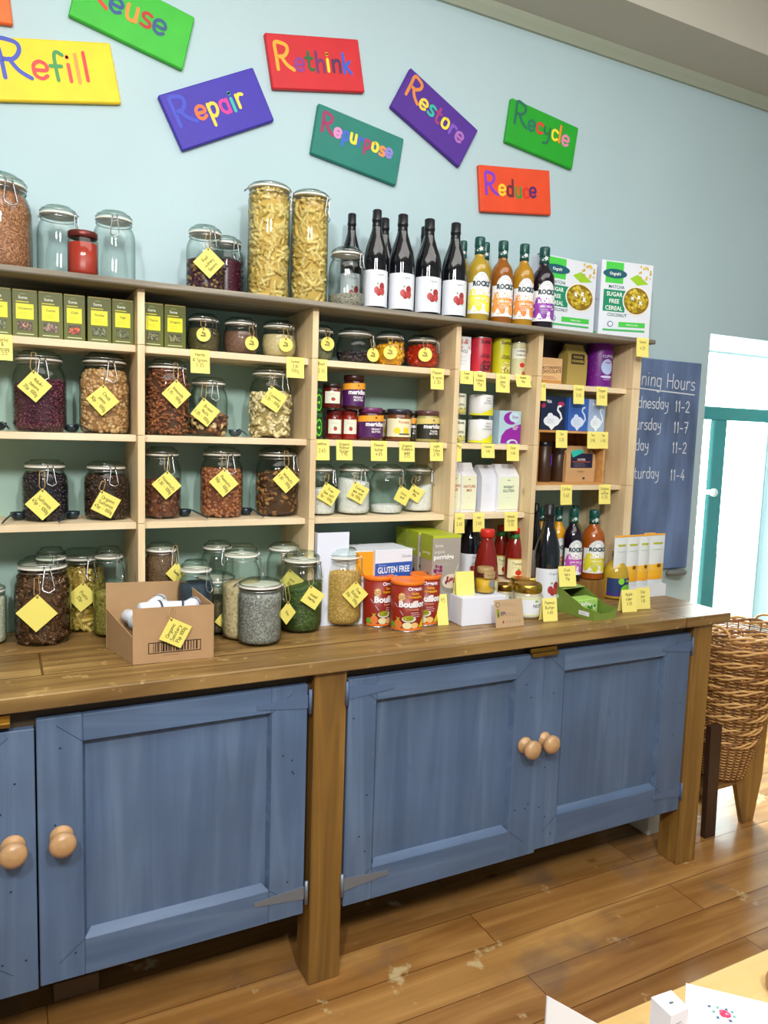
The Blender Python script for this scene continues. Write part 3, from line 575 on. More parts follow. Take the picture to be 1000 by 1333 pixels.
def paper_tag(key, cx, cy, diag, roll, lines, label, shape='square', blank=False, blk=0):
    x, y, rad, h, z, pf, cl = JARS[key]
    P = at(cx, cy, y=y-rad); dx = P.x-x; yy = y-math.sqrt(max(rad*rad-dx*dx, 0))*1.0
    for _ in range(3):
        P = at(cx, cy, y=yy); dx = max(-rad*.93, min(rad*.93, P.x-x)); yy = y-math.sqrt(max(rad*rad-dx*dx, 0))
    if abs(P.x-x) > rad*.95: yy = y-rad*.35
    ang = math.asin(max(-.9, min(.9, dx/rad)))*.9
    nv = Vector((math.sin(ang), -math.cos(ang), 0)); off = .011 if h > .14 else .008
    mpp = (P-CAM).dot(FW)/FPX
    loc = Vector((P.x, yy, P.z))+nv*off
    cam_ang = math.atan2(CAM.x-loc.x, -(CAM.y-loc.y)); rz = ang*.55+(cam_ang)*.45
    s = diag*mpp*.5
    m = MB(); cr, sr = math.cos(R(roll)), math.sin(R(roll))
    rot = lambda u, v, d: (u*cr-v*sr, -d, u*sr+v*cr)
    g = s*.7071
    if shape == 'square': outline = [(-g, -g), (g, -g), (g, g), (-g, g)]
    else: outline = [(s*math.cos(2*PI*i/20), s*math.sin(2*PI*i/20)) for i in range(20)]
    n = len(outline); m.add([rot(u, v, .0003) for u, v in outline]+[rot(u, v, -.0003) for u, v in outline], [tuple(range(n)), tuple(reversed(range(n, 2*n)))]+[(i, i+n, (i+1) % n+n, (i+1) % n) for i in range(n)], TAGY)
    o = m.build('paper_tag', None, loc, rz); tag(o, label, 'tag', 'yellow paper tags tied to jars')
    hole = max(outline, key=lambda q: q[0]*sr+q[1]*cr) if shape == 'square' else (s*sr*.9, s*cr*.9)
    hx, hz = hole[0]*.82, hole[1]*.82
    dc = Deco(lambda u, v, d: rot(u, v, .0003+d)); dc.ell(hx, hz, .0022, .0022, '2c2618', 1, 8)
    if not blank:
        k = g*.30 if shape == 'square' else s*.30; nl = len(lines)
        for i, t in enumerate(lines):
            wd = sum(strokes(c)[0]+.6 for c in t)*k/10; kk = k*min(1, 1.75*g/wd) if wd else k
            u = -min(wd, 1.75*g)/2; dc.hand(t, u, (nl/2-i-.8)*g*.48*(1 if nl < 4 else .85), kk, .0011, INK, 1)
    dc.build('handwriting', o)
    hp = rot(hx, hz, 0); st = MB(); top = Vector((hp[0]*.4, .006, hp[2]+.03+ .02*(h > .16)))
    st.tube([Vector(hp)+Vector((0, -.001, 0)), Vector((hp[0]-.008, -.002, hp[2]+.012)), top+Vector((-.006, 0, 0)), top], .0009, STRING, 5)
    st.tube([Vector(hp)+Vector((0, -.001, 0)), Vector((hp[0]+.006, -.002, hp[2]+.014)), top+Vector((.004, 0, 0)), top], .0009, STRING, 5); st.build('string', o)
    return o
def price_label(l, r, t, b, lines, label, zs=None, Y=None, lean=0, fold=True):
    Y = (YF-.0015) if Y is None else Y
    A = at(l, t, y=Y); B = at(r, t, y=Y); C_ = at((l+r)/2, b, y=Y); z0 = zs if zs is not None else (A.z+B.z)/2
    w = (B.x-A.x); h = z0-C_.z; xm = (A.x+B.x)/2
    m = MB(); NS = 5; pts = []
    for i in range(NS+1):
        q = i/NS; pts.append((lean*q, -.004*q*q-.0006, -h*q))
    if fold: pts = [(0, .022, .0006), (0, .0, .0008)]+pts
    v = []; 
    for dx, yy, zz in pts: v += [(dx-w/2, yy, zz), (dx+w/2, yy, zz)]
    k = len(pts); v2 = [(x_, y_+.0005, z_-.0004 if i < 4 and fold else z_) for i, (x_, y_, z_) in enumerate(v)]
    f = [(2*i, 2*i+2, 2*i+3, 2*i+1) for i in range(k-1)]
    m.add(v, f, STICK, True); m.add(v2, [tuple(reversed(q)) for q in f], STICK, True)
    m.add([v[-2], v[-1], v2[-1], v2[-2]], [(0, 1, 2, 3)], STICK)
    o = m.build('price_label', None, (xm, Y, z0)); tag(o, label, 'label', 'yellow price labels on the shelf edges')
    dc = Deco(lambda u, v_, d: (u+lean*v_/h, -.0006-.004*(v_/h)**2-d, -v_))
    nl = len(lines)
    for i, s in enumerate(lines):
        k = h*.135 if i < nl-1 else h*.17; wd = sum(strokes(c)[0]+.6 for c in s)*k/10; kk = k*min(1, w*.86/max(wd, 1e-6))
        dcu = -min(wd, w*.86)/2; zz = h*(.26+i*.7/max(1, nl))
        dc.hand(s, dcu, -zz, kk, .0010, INK, 1) if False else _hand(dc, s, dcu, zz, kk)
    dc.build('handwriting', o); return o
def _hand(dc, s, u, zz, k):
    x = 0
    for ch in s:
        wd, st = strokes(ch)
        for p in st: dc.ribbon([(u+(x+a)*k/10, zz-b*k/10) for a, b in p], .0010, INK, 1)
        x += wd+.6
# ---------------------------------------------------------------- clip-top jars and what is in them
TR, RA, RB, RC = ZT, ZA, ZB, ZC
BUCK = speckle(['6a3f28', 'a06a48', '8a5636', 'c08a62'], 260); WHITEP = speckle(['e6e6e6', 'f6f6f4', 'dededc'], 300)
J = [ # key, l, r, t, b, z, Y, style, clasp, label
 ('t0', -42, 38, 228, 345, TR, .44, 'tall', 20, 'large jar of brown buckwheat at the left end of the top board'),
 ('t1', 50, 103, 270, 353, TR, .45, 'tall', 50, 'empty clip-top jar on the top board, behind and left of the small red jar'),
 ('t2', 122, 175, 277, 358, TR, .44, 'tall', -5, 'empty clip-top jar on the top board, right of the small red jar'),
 ('t3', 243, 291, 295, 376, TR, .42, 'tall', 10, 'jar of dark purple beans with a square tag on the top board'),
 ('t4', 269, 317, 309, 378, TR, .50, 'tall', 20, 'narrow jar of dark beans tucked behind the tagged one on the top board'),
 ('t5', 323, 377, 240, 386, TR, .42, 'cyl', 70, 'tall jar of pasta spirals on the top board, taller one of the pair'),
 ('t6', 379, 427, 250, 391, TR, .42, 'cyl', 40, 'tall jar of pasta spirals on the top board, nearer the dark bottles'),
 ('t7', 428, 475, 323, 398, TR, .38, 'tall', 30, 'nearly empty jar with grey seeds in front of a dark bottle on the top board'),
 ('a1', 243, 287, 409, 459, RA, .42, 'bulb', 25, 'small squat jar of olive green herbs in the top pigeonhole'),
 ('a2', 290, 337, 414, 462, RA, .42, 'bulb', 30, 'small squat jar of red-brown powder in the top pigeonhole'),
 ('a3', 340, 386, 418, 465, RA, .42, 'bulb', 25, 'small squat jar of pale cream powder in the top pigeonhole'),
 ('a4', 396, 436, 424, 470, RA, .43, 'bulb', 10, 'small jar of grey-green herbs half hidden by the shelf upright'),
 ('a5', 437, 487, 428, 473, RA, .42, 'bulb', 55, 'wide squat jar of very dark fruit pieces with a round tag'),
 ('a6', 487, 528, 432, 475, RA, .42, 'bulb', 20, 'squat jar of orange-yellow preserve with a round tag'),
 ('a7', 528, 572, 437, 478, RA, .42, 'bulb', 35, 'squat jar of deep red preserve with a round tag'),
 ('b1', 19, 84, 457, 564, RB, .44, 'tall', 5, 'big jar of shiny purple-red beans on the left middle shelf'),
 ('b2', 105, 167, 460, 565, RB, .44, 'tall', 10, 'big jar of chickpeas on the left middle shelf'),
 ('b3', 190, 246, 468, 567, RB, .43, 'tall', 25, 'big jar full of brown almonds'),
 ('b4', 247, 296, 491, 569, RB, .43, 'tall', 5, 'medium jar a third full of brazil nuts'),
 ('b5', 325, 379, 477, 571, RB, .43, 'tall', 25, 'big jar of pale cashew nuts'),
 ('c1', 31, 87, 598, 681, RC, .45, 'tall', 12, 'jar of black dried fruit on the left lower shelf, nearer the picture edge'),
 ('c2', 111, 166, 600, 680, RC, .45, 'tall', 12, 'jar of dark brown dried fruit on the left lower shelf, beside the upright'),
 ('c3', 187, 235, 581, 679, RC, .44, 'tall', 15, 'jar half full of hazelnuts'),
 ('c4', 261, 316, 581, 676, RC, .44, 'tall', 10, 'jar of red-skinned peanuts'),
 ('c5', 333, 388, 582, 675, RC, .44, 'tall', 40, 'jar of walnut pieces'),
 ('d1', 398, 437, 604, 673, RC, .43, 'tall', 40, 'jar of white salt crystals cut off by the shelf upright'),
 ('d2', 438, 482, 604, 672, RC, .43, 'tall', 10, 'jar three quarters full of white crystals'),
 ('d3', 481, 525, 604, 671, RC, .43, 'tall', 55, 'jar with only a thin layer of white powder left'),
 ('d4', 525, 564, 605, 669, RC, .46, 'tall', 40, 'jar of white powder at the right end of its shelf'),
]
CJ = [ # on the worktop
 ('w0', -34, 8, 760, 842, None, 'straight', 20, 'jar of pale rice cut by the left edge of the picture'),
 ('w1', -6, 49, 716, 815, None, 'tall', 60, 'jar of white flour on the worktop at the far left'),
 ('w2', 46, 88, 712, 785, .44, 'tall', 10, 'jar at the back of the worktop behind the brown pasta'),
 ('w3', 22, 92, 724, 843, None, 'tall', 8, 'large jar of brown wholemeal pasta spirals with a blank tag'),
 ('w4', 78, 139, 713, 824, None, 'tall', 15, 'large jar of pale yellow pasta spirals with a written tag'),
 ('w5', 122, 162, 711, 785, .44, 'tall', 30, 'half-empty jar at the back between the pasta and the upright'),
 ('w6', 188, 232, 706, 790, .40, 'tall', 35, 'jar of brown seeds behind the cardboard box'),
 ('w7', 232, 278, 729, 800, .29, 'tall', 30, 'jar with a blue-black filling just right of the cardboard box'),
 ('w8', 262, 304, 704, 780, .43, 'tall', 10, 'empty jar standing at the very back, left of the seed jars'),
 ('w9', 289, 339, 708, 800, .29, 'tall', 60, 'jar with pale flakes low down, behind the grey seeds'),
 ('w10', 251, 310, 745, 828, None, 'tall', 40, 'jar of dark lentils with a tag, right beside the cardboard box'),
 ('w11', 308, 367, 753, 843, None, 'straight', 75, 'short jar full of grey chia seeds at the front'),
 ('w12', 347, 392, 706, 790, .38, 'tall', 40, 'empty jar behind the green herb jar'),
 ('w13', 364, 419, 717, 826, None, 'tall', 35, 'jar of dark green dried herbs on the worktop'),
 ('w14', 418, 471, 713, 817, None, 'tall', 55, 'jar of golden bulgur beside the orange-lidded tubs'),
]
GRP = 'clip-top storage jars'
for j in J: jar(j[0], *j[1:5], j[5], j[6], j[7], j[8], j[9], GRP)
LOW = {'w6': .985, 'w8': .985, 'w12': .985}
for j in CJ: jar(j[0], *j[1:5], LOW.get(j[0], WT), j[5], j[6], j[7], j[8], GRP)
E1 = sh_ell
dp = lambda h, v=.3: pm(h, v)
def F(k, n, lb, fr, m_, **a): fill(k, n, lb, fr, m_, **a)
PUR = [pm('4a1a2c', .28), pm('5c2234', .28), pm('3a1224', .25)]
F('t0', 'buckwheat', 'brown buckwheat filling the large jar at the left of the top board', .80, BUCK)
F('t3', 'purple_beans', 'dark purple beans in the tagged jar on the top board', .5, [pm('3c1626', .3), pm('52202e', .3), pm('9c7a44', .5)], shape=E1(.006, .004, .004), s=.004, num=420)
F('t4', 'dark_beans', 'dark beans in the narrow jar behind the tagged one on the top board', .62, PUR, shape=E1(.005, .0035, .0035), s=.0035, num=200)
PAS = [pm('e2c878', .5), pm('ecd68c', .5), pm('d2b25c', .5)]
F('t5', 'pasta_spirals', 'yellow pasta spirals in the taller jar of the pair on the top board', .90, PAS, shape=sh_fus(.015, .0078), s=.0072, num=560, shell=1.02, core=pm('c6a452', .8))
F('t6', 'pasta_spirals', 'yellow pasta spirals in the tall jar next to the dark bottles', .89, PAS, shape=sh_fus(.015, .0078), s=.0072, num=520, shell=1.02, core=pm('c6a452', .8), gseed=5)
F('t7', 'grey_seeds', 'low heap of grey seeds in the nearly empty jar on the top board', .22, speckle(['5e5a52', '8d877a', 'a59f90'], 300), slope=.03)
for k, n, lb, c in (('a1', 'dried_herbs', 'olive green dried herbs in the first squat jar', ['3f3a20', '645c36', '524a2a']), ('a2', 'red_powder', 'red-brown coarse powder in the second squat jar', ['5e3c30', '82604c', '704c3c']),
                    ('a3', 'cream_powder', 'pale cream powder in the third squat jar', ['c9b27c', 'dcc99a', 'd2be8c']), ('a4', 'dried_herbs', 'grey-green herbs in the jar half hidden by the upright', ['5a5c44', '7a7c60', '6a6a50'])):
    F(k, n, lb, .60, speckle(c, 330))
F('a5', 'dark_fruit', 'very dark fruit pieces low in the wide squat jar', .3, [pm('231a24', .3), pm('342230', .3)], shape=E1(.007, .006, .004), s=.005, num=160)
F('a6', 'orange_preserve', 'orange-yellow fruit pieces in the squat jar', .62, [pm('f0a81a', .25), pm('f6bb2c', .25), pm('e0920f', .25)], shape=E1(.010, .008, .006), s=.006, num=120, slope=.06)
F('a7', 'red_preserve', 'deep red preserve in the squat jar', .66, [pm('b3260f', .2), pm('c53416', .2)], shape=E1(.009, .008, .007), s=.006, num=90)
F('b1', 'purple_red_beans', 'shiny purple-red beans in the big jar on the left middle shelf', .60, PUR+[pm('6e2a44', .25)], shape=E1(.0046, .0035, .0035), s=.0036, num=1500, slope=.045)
F('b2', 'chickpeas', 'pale brown chickpeas in the big jar on the left middle shelf', .76, [pm('c79a66', .5), pm('d8b080', .5), pm('b98a58', .5)], shape=E1(.0060, .0054, .0054), s=.0054, num=1000, core=pm('9c7448', .8))
F('b3', 'almonds', 'brown almonds filling the big jar', .84, [pm('8c5230', .55), pm('7a4426', .55), pm('9c6038', .55)], shape=E1(.011, .0065, .004), s=.005, num=700, core=pm('50301c', .8), shell=1.02)
F('b4', 'brazil_nuts', 'brazil nuts in the bottom of the medium jar', .33, [pm('7a4c30', .5), pm('96643e', .5), pm('d9bd84', .5), pm('6a3c26', .5)], shape=E1(.015, .0075, .0068), s=.0075, num=75, core=pm('4c2e1c', .8), slope=.02, shell=1.02)
F('b5', 'cashew_nuts', 'pale cashew nuts in the big jar', .60, [pm('e0cf9c', .5), pm('ead9ac', .5), pm('d3be86', .5)], shape=sh_cash(.0085), s=.006, num=330, core=pm('a8935c', .8), shell=1.02)
F('c1', 'black_fruit', 'black dried fruit filling the jar nearer the picture edge', .74, [pm('1c1420', .35), pm('2a1c2a', .35)], shape=E1(.006, .005, .004), s=.0045, num=620)
F('c2', 'brown_fruit', 'dark brown dried fruit filling the jar beside the upright', .74, [pm('3a2216', .45), pm('4a2c1c', .45), pm('2c1a12', .45)], shape=E1(.006, .005, .004), s=.0045, num=620)
F('c3', 'hazelnuts', 'hazelnuts half filling their jar', .52, [pm('6c3a28', .4), pm('5c3022', .4), pm('8a5a3c', .5), pm('50281c', .4)], shape=E1(.0066, .0064, .0064), s=.0064, num=260, slope=.02)
F('c4', 'peanuts', 'red-skinned peanuts in their jar', .66, [pm('a8643e', .45), pm('b8744c', .45), pm('985636', .45), pm('b07048', .5)], shape=E1(.0072, .005, .005), s=.005, num=700, core=pm('7a4428', .8))
F('c5', 'walnut_pieces', 'rough walnut pieces in their jar', .62, [pm('8a5e30', .6), pm('a87a42', .6), pm('6c4422', .6)], shape=sh_wal(.0105), s=.008, num=210, slope=.04, core=pm('4a2e16', .8))
F('d1', 'white_crystals', 'white crystals in the jar cut off by the upright', .52, WHITEP, slope=.02)
F('d2', 'white_crystals', 'white crystals in the jar three quarters full', .68, WHITEP, slope=-.05)
F('d3', 'white_powder', 'thin layer of white powder in the nearly empty jar', .17, WHITEP, slope=.01)
F('d4', 'white_powder', 'white powder sloping in the jar at the right end', .50, WHITEP, slope=.12)
F('w0', 'pale_rice', 'pale rice in the jar cut by the left picture edge', .8, speckle(['c8ccb0', 'dfe0cc', 'b4b89c'], 260))
F('w1', 'white_flour', 'white flour in the jar at the far left of the worktop', .76, speckle(['d9d2c2', 'e8e2d4'], 200))
F('w2', 'cream_flakes', 'cream flakes in the jar behind the brown pasta', .7, speckle(['b8a878', 'd0c090', 'a09060'], 160))
BPS = [pm('8c6240', .6), pm('9c7250', .6), pm('7c5434', .6)]
F('w3', 'brown_pasta_spirals', 'brown wholemeal pasta spirals in the large front jar', .80, BPS, shape=sh_fus(.018, .0078), s=.0074, num=330, core=pm('5c3c22', .8), shell=1.02)
F('w4', 'pasta_spirals', 'pale yellow pasta spirals in the large jar on the worktop', .72, [pm('d8bc5e', .5), pm('e6cc74', .5), pm('c4a548', .5)], shape=sh_fus(.015, .0078), s=.0074, num=300, core=pm('a08030', .8), shell=1.02, gseed=9)
F('w5', 'green_lentils', 'yellow-green lentils low in the jar by the upright', .5, speckle(['8a8234', 'a89c4c', '6e6a2a'], 220))
F('w6', 'brown_seeds', 'brown seeds in the jar behind the cardboard box', .86, speckle(['5c4228', '7c5c3a', '463020'], 300))
F('w7', 'blue_black_seeds', 'blue-black seeds in the jar right of the cardboard box', .72, speckle(['1a2a3a', '2c4458', '162230'], 300))
F('w9', 'pale_flakes', 'pale flakes in the jar behind the grey seeds', .6, speckle(['c8b488', 'd9caa4', 'b8a074'], 150), slope=.03)
F('w10', 'dark_lentils', 'dark lentils in the tagged jar beside the cardboard box', .55, speckle(['4c4426', '6a5e34', '3a341e'], 240))
F('w11', 'chia_seeds', 'grey chia seeds filling the short front jar', .80, speckle(['5c5e5c', '8c8e8a', 'b2b2ac', '6a6c6a'], 330))
F('w13', 'green_herbs', 'dark green dried herbs in their jar on the worktop', .58, speckle(['1e3214', '3a5422', '2c4419', '55702c'], 200), slope=.05)
F('w14', 'bulgur', 'golden bulgur in the jar beside the orange-lidded tubs', .72, speckle(['9a7634', 'c8a052', 'b28c42', 'dcb868'], 300))

# ---------------------------------------------------------------- paper tags
T = [('t3', 271, 343, 39, 50, ['Red', 'Kidney', 'Beans'], 'square tag on the purple bean jar on the top board'),
 ('b1', 46, 503, 41, -42, ['Aduki', 'beans', '35p 100g'], 'square tag on the jar of purple-red beans'), ('b2', 134, 521, 40, -48, ['Chick', 'peas', '30p - 100g'], 'square tag on the chickpea jar'),
 ('b3', 228, 513, 37, -44, ['Almonds', '1.35 - 100g'], 'square tag on the almond jar'), ('b4', 268, 537, 37, -38, ['Brazil', 'Nuts', '1.35 - 100g'], 'square tag on the brazil nut jar'),
 ('b5', 356, 520, 35, -33, ['Cashews', '1.35 - 100g'], 'square tag on the cashew jar'), ('c1', 56, 656, 41, -46, ['Sultanas', '45p - 100g'], 'square tag on the jar of black dried fruit'),
 ('c2', 138, 656, 38, -28, ['Organic', 'Sultanas', '45p - 100g'], 'square tag on the jar of dark brown dried fruit'), ('c3', 216, 631, 37, -48, ['Hazelnuts', '1.30 - 100g'], 'square tag on the hazelnut jar'),
 ('c4', 291, 628, 37, -48, ['Peanuts', '50p - 100g'], 'square tag on the peanut jar'), ('c5', 371, 624, 35, -46, ['Walnuts', '1.30 - 100g'], 'square tag on the walnut jar'),
 ('d1', 426, 643, 32, -30, ['Fine', 'Sea salt', '5p - 100g'], 'square tag on the jar of white crystals by the upright'), ('d2', 465, 641, 31, -28, ['Coarse', 'sea salt', '5p 100g'], 'square tag on the three quarters full jar of white crystals'),
 ('d3', 521, 645, 28, -28, ['Citric', 'acid'], 'square tag on the jar with a thin layer of white powder'), ('d4', 541, 642, 25, -30, ['Borax', '80p'], 'square tag on the white powder jar at the right end of its shelf'),
 ('w3', 49, 797, 49, -48, [], 'blank square tag on the brown pasta jar'), ('w4', 107, 776, 39, -50, ['Pasta', '25p'], 'written square tag on the pale yellow pasta jar'),
 ('w1', 22, 772, 32, -35, ['Flour', '20p'], 'square tag on the white flour jar'), ('w6', 226, 745, 28, -46, ['Seeds'], 'square tag peeping over the back of the cardboard box'),
 ('w10', 293, 806, 31, -40, ['Lentils', '35p', '100g'], 'square tag on the dark lentil jar'), ('w11', 369, 798, 30, -50, ['Chia'], 'square tag hanging from the right side of the grey seed jar'),
 ('w12', 377, 757, 34, -40, ['Mint', '50p'], 'square tag on the empty jar behind the herb jar'), ('w13', 405, 777, 33, -35, ['Mixed', 'Herbs'], 'square tag on the green herb jar'),
 ('w14', 460, 773, 35, -46, ['Fine', 'Bulgar', '20p - 100g'], 'square tag on the bulgur jar')]
for k, cx, cy, dg, ro, ln, lb in T: paper_tag(k, cx, cy, dg*1.02, ro+ (90 if ro > 0 else 0) if k != 't3' else 48, ln, 'yellow '+lb, blank=not ln)
for k, cx, cy, lb in (('a1', 265, 436, 'olive herb'), ('a2', 326, 447, 'red-brown powder'), ('a3', 371, 449, 'cream powder'), ('a4', 425, 448, 'grey-green herb'), ('a5', 483, 462, 'dark fruit'), ('a6', 508, 459, 'orange preserve'), ('a7', 553, 462, 'red preserve')):
    paper_tag(k, cx, cy, 18, -5, ['95p', 'each'], 'round yellow tag on the small %s jar' % lb, 'round')

# ---------------------------------------------------------------- bottles
def vessel(name, label, cat, group, p, z, prof, mat, parts=(), deco=None, rz=0, n=28, labr=None):
    x, y, r, h = p; o = MB().lathe([(a*r, c*h) for a, c in prof], mat, n).build(name, None, (x, y, z+.0005), rz); tag(o, label, cat, group)
    for pn, pf, pmt in parts: MB().lathe([(a*r, c*h) for a, c in pf], pmt, n).build(pn, o)
    if deco:
        dc = Deco(cyl(r*(labr or 1)+.0003), True); deco(dc, r, h); dc.build('printed_label', o)
    return o
WP = [(0, .01), (.8, 0), (.97, .012), (1, .03), (1, .50), (.97, .56), (.86, .63), (.60, .735), (.44, .80), (.36, .86), (.34, .97), (.36, .975), (.36, 1), (0, 1)]
FOIL = [('foil_cap', [(.40, .80), (.385, .86), (.365, .885), (.41, .89), (.41, .915), (.39, .92), (.38, .998), (.30, 1.006), (0, 1.006)], pm('10121a', .35))]
def wine_label(dc, r, h):
    w = r*1.35; dc.rect(-w, .045*h, w, .40*h, 'dfe4ee', 1); dc.rect(-w*.55, .06*h, -w*.545, .385*h, '9aa2b0', 2)
    for cu, cv, c in ((-.1, .20, 'b0383a'), (.08, .18, 'a03034'), (.35, .24, '9c2e30'), (.38, .19, 'b84640')): dc.ell(cu*r, cv*h, .23*r, .038*h, c, 2+abs(cu), 14)
    dc.star(-.02*r, .265*h, .13*r, '6f9c3c', 3, 5, .4); dc.star(.42*r, .155*h, .10*r, '5f8c34', 3, 5, .4); dc.blobs(-.2*r, .17*h, .5*r, .25*h, .02*r, 14, ['e8a090', 'c85050'], 3)
    dc.text('Organic', .12*r, .345*h, .018*h*1.2, '6c7484', 0, 2); dc.lines(-.2*r, .5*r, .115*h, .02*h, 3, 'a8aebc')
for i, (l, r_, t, b, Y, lb) in enumerate([(474, 505, 274, 402, .38, 'leftmost of the four labelled dark bottles on the top board'), (506, 540, 280, 405, .38, 'second of the four labelled dark bottles on the top board'),
        (540, 575, 286, 409, .38, 'third of the four labelled dark bottles on the top board'), (575, 608, 291, 412, .38, 'rightmost of the four labelled dark bottles, beside the yellow one'),
        (443, 471, 279, 400, .48, 'dark bottle behind the nearly empty jar on the top board'), (484, 515, 285, 400, .48, 'dark bottle hidden behind the leftmost labelled pair'), (537, 568, 296, 405, .48, 'dark bottle hidden behind the third labelled one')]):
    vessel('dark_bottle', lb, 'bottle', 'dark sparkling drink bottles', spot(l, r_, t, b, TR, Y), TR, WP, WINEG, FOIL, wine_label, -.22)
JP = [(0, .01), (.8, 0), (.97, .01), (1, .03), (1, .55), (.98, .61), (.91, .66), (.76, .705), (.56, .74), (.43, .77), (.38, .81), (.36, .99), (0, .99)]
def juice(l, r_, t, b, z, Y, colr, flav, fc, fc2, lb, full=True):
    liq = pm(colr, .12, 0, .5); dk = pm('0f4a44', .3)
    ps = [('screw_cap', [(.44, .885), (.45, .89), (.45, .985), (.40, 1), (0, 1)], dk), ('neck_sleeve', [(.43, .80), (.42, .84), (.425, .884), (.36, .885)], pm('164e48', .35))]
    def lab(dc, r, h):
        w = r*1.25; WHT = 'eef0f2'
        dc.rect(-w, .10*h, w, .46*h, WHT, 1); dc.ell(0, .455*h, r*.78, .12*h, WHT, 1, 24, 0, 180)
        for k_, k in enumerate((.64, .60, .50, .46, .36, .32)): dc.ell(0, .485*h, r*k, .15*h*k, '8a949c' if k_ % 2 == 0 else WHT, 1.6+k_*.3, 20, 0, 180)
        dc.blobs(-w*.8, .15*h, w*.8, .33*h, .32*r, 30, [fc, fc2], 2, 5); dc.blobs(-w*.95, .125*h, w*.95, .39*h, .07*r, 30, [fc, fc2], 2.2, 8)
        dc.text('ROCKS', .0, .42*h, .056*h, '1c3c48', .05, 5, r*1.5)
        dc.text(flav, 0, .315*h, .045*h, 'f6f6f6', .04, 5, r*1.5); dc.text('100% FRUIT', 0, .262*h, .024*h, 'f6f6f6', .02, 5, r*1.3); dc.lines(-r*.5, r*.5, .235*h, .02*h, 3, 'f2f2f2', .0009, 5)
        for i in range(5): dc.star(-.18*r+.09*r*i, (.80+.012*(i % 2))*h, .05*r, 'd8dcdc', 1, 4, .4) if False else None
    o = vessel('squash_bottle', lb, 'bottle', 'fruit squash bottles', spot(l, r_, t, b, z, Y), z, JP, liq, ps, lab, -.28)
    x, y, r, h = spot(l, r_, t, b, z, Y); d2 = Deco(cyl(r*.45), True); d2.star(0, .86*h, r*.25, 'c8d0d0', 1, 5, .5); d2.star(-.3*r, .84*h, r*.13, 'c8d0d0', 1, 4, .4); d2.build('sleeve_print', o)
juice(608, 638, 309, 417, TR, .38, 'a88c2a', 'LEMON', 'e8dc2c', 'f0e84e', 'yellow lemon squash bottle on the top board')
juice(639, 668, 314, 419, TR, .38, '8c5214', 'ORANGE', 'e8862c', 'f0a85a', 'darker orange squash bottle on the top board')
juice(667, 695, 318, 423, TR, .38, 'a87c1a', 'ORANGE', 'e87a24', 'f0a050', 'lighter orange squash bottle on the top board, next to the blackberry one')
juice(692, 722, 322, 427, TR, .38, '180c1c', 'BLACKBERRY', '7a2c9c', '9a4ab8', 'dark blackberry squash bottle on the top board, touching the cereal box')
juice(590, 613, 314, 415, TR, .48, 'a88a24', 'LEMON', 'e8dc2c', 'f0e84e', 'squash bottle half hidden behind the rightmost dark bottle')
juice(618, 643, 316, 415, TR, .50, 'a88a24', 'LEMON', 'e8dc2c', 'f0e84e', 'squash bottle whose cap shows behind the yellow lemon one')
juice(690, 716, 330, 427, TR, .50, '180c1c', 'BLACKBERRY', '7a2c9c', '9a4ab8', 'squash bottle whose cap shows behind the blackberry one')
# bottles in the lower right pigeonhole, standing on the worktop
juice(733, 758, 662, 753, .9705, .36, '180c1c', 'BLACKBERRY', 'b02ca8', 'c85ac0', 'blackberry squash bottle low in the right-hand bay')
juice(757, 787, 664, 751, .9705, .37, '9c4e14', 'LEMON', 'c8cc1c', 'e4d83a', 'amber squash bottle low in the right-hand bay')
juice(715, 737, 660, 750, .9705, .42, 'd89a14', 'ORANGE', 'e87a24', 'f0a050', 'orange squash bottle behind the dark one in the right-hand bay')
juice(696, 712, 660, 750, .9705, .48, 'a87c1a', 'LEMON', 'e8dc2c', 'f0e84e', 'yellow squash bottle deep in the right-hand bay by the upright')
juice(737, 757, 658, 745, .9705, .50, '7a7c30', 'LEMON', 'e8dc2c', 'f0e84e', 'greenish squash bottle at the back of the right-hand bay')
vessel('dark_bottle', 'dark bottle at the front of the right-hand bay behind the green box', 'bottle', 'dark sparkling drink bottles', spot(696, 730, 657, 765, WT, .285), WT, WP, WINEG, FOIL, wine_label, -.2)
vessel('dark_bottle', 'dark bottle against the upright in the right-hand bay', 'bottle', 'dark sparkling drink bottles', spot(687, 705, 656, 765, .9705, .42), .9705, WP, WINEG, FOIL, wine_label, -.22)
vessel('dark_bottle', 'dark bottle between the porridge boxes and the tomato sauce', 'bottle', 'dark sparkling drink bottles', spot(598, 626, 665, 765, .985, .42), .985, WP, WINEG, FOIL, wine_label, -.22)
# red sauce bottles
SP = [(0, .01), (.8, 0), (.97, .02), (1, .05), (1, .48), (.94, .60), (.78, .72), (.58, .83), (.48, .88), (.47, .91), (0, .91)]
def sauce(l, r_, t, b, z, Y, lb, neck=True):
    p = spot(l, r_, t, b, z, Y)
    ps = [('cap', [(.54, .905), (.58, .91), (.58, .985), (.53, 1), (0, 1)], pm('c8281e', .35))]
    if neck: ps.append(('neck_label', [(.66, .79), (.58, .835), (.50, .885)], pm('2c6a2c', .5)))
    def lab(dc, r, h):
        dc.rect(-r*1.1, .04*h, r*1.1, .42*h, 'e9e2b4', 1); dc.rect(-r*1.1, .40*h, r*1.1, .42*h, 'c8b04a', 2); dc.ell(.1*r, .15*h, .35*r, .055*h, 'c8281a', 2); dc.star(.1*r, .205*h, .18*r, '4a8a2c', 3, 5, .4)
        dc.text('Tomato', 0, .30*h, .05*h, '4a6a2c', .01, 2, r*1.2); dc.lines(-.6*r, .6*r, .26*h, .025*h, 2, '7a7448')
    vessel('sauce_bottle', lb, 'bottle', 'tomato sauce bottles', p, z, SP, pm('7c170c', .12, 0, .5), ps, lab, -.25)
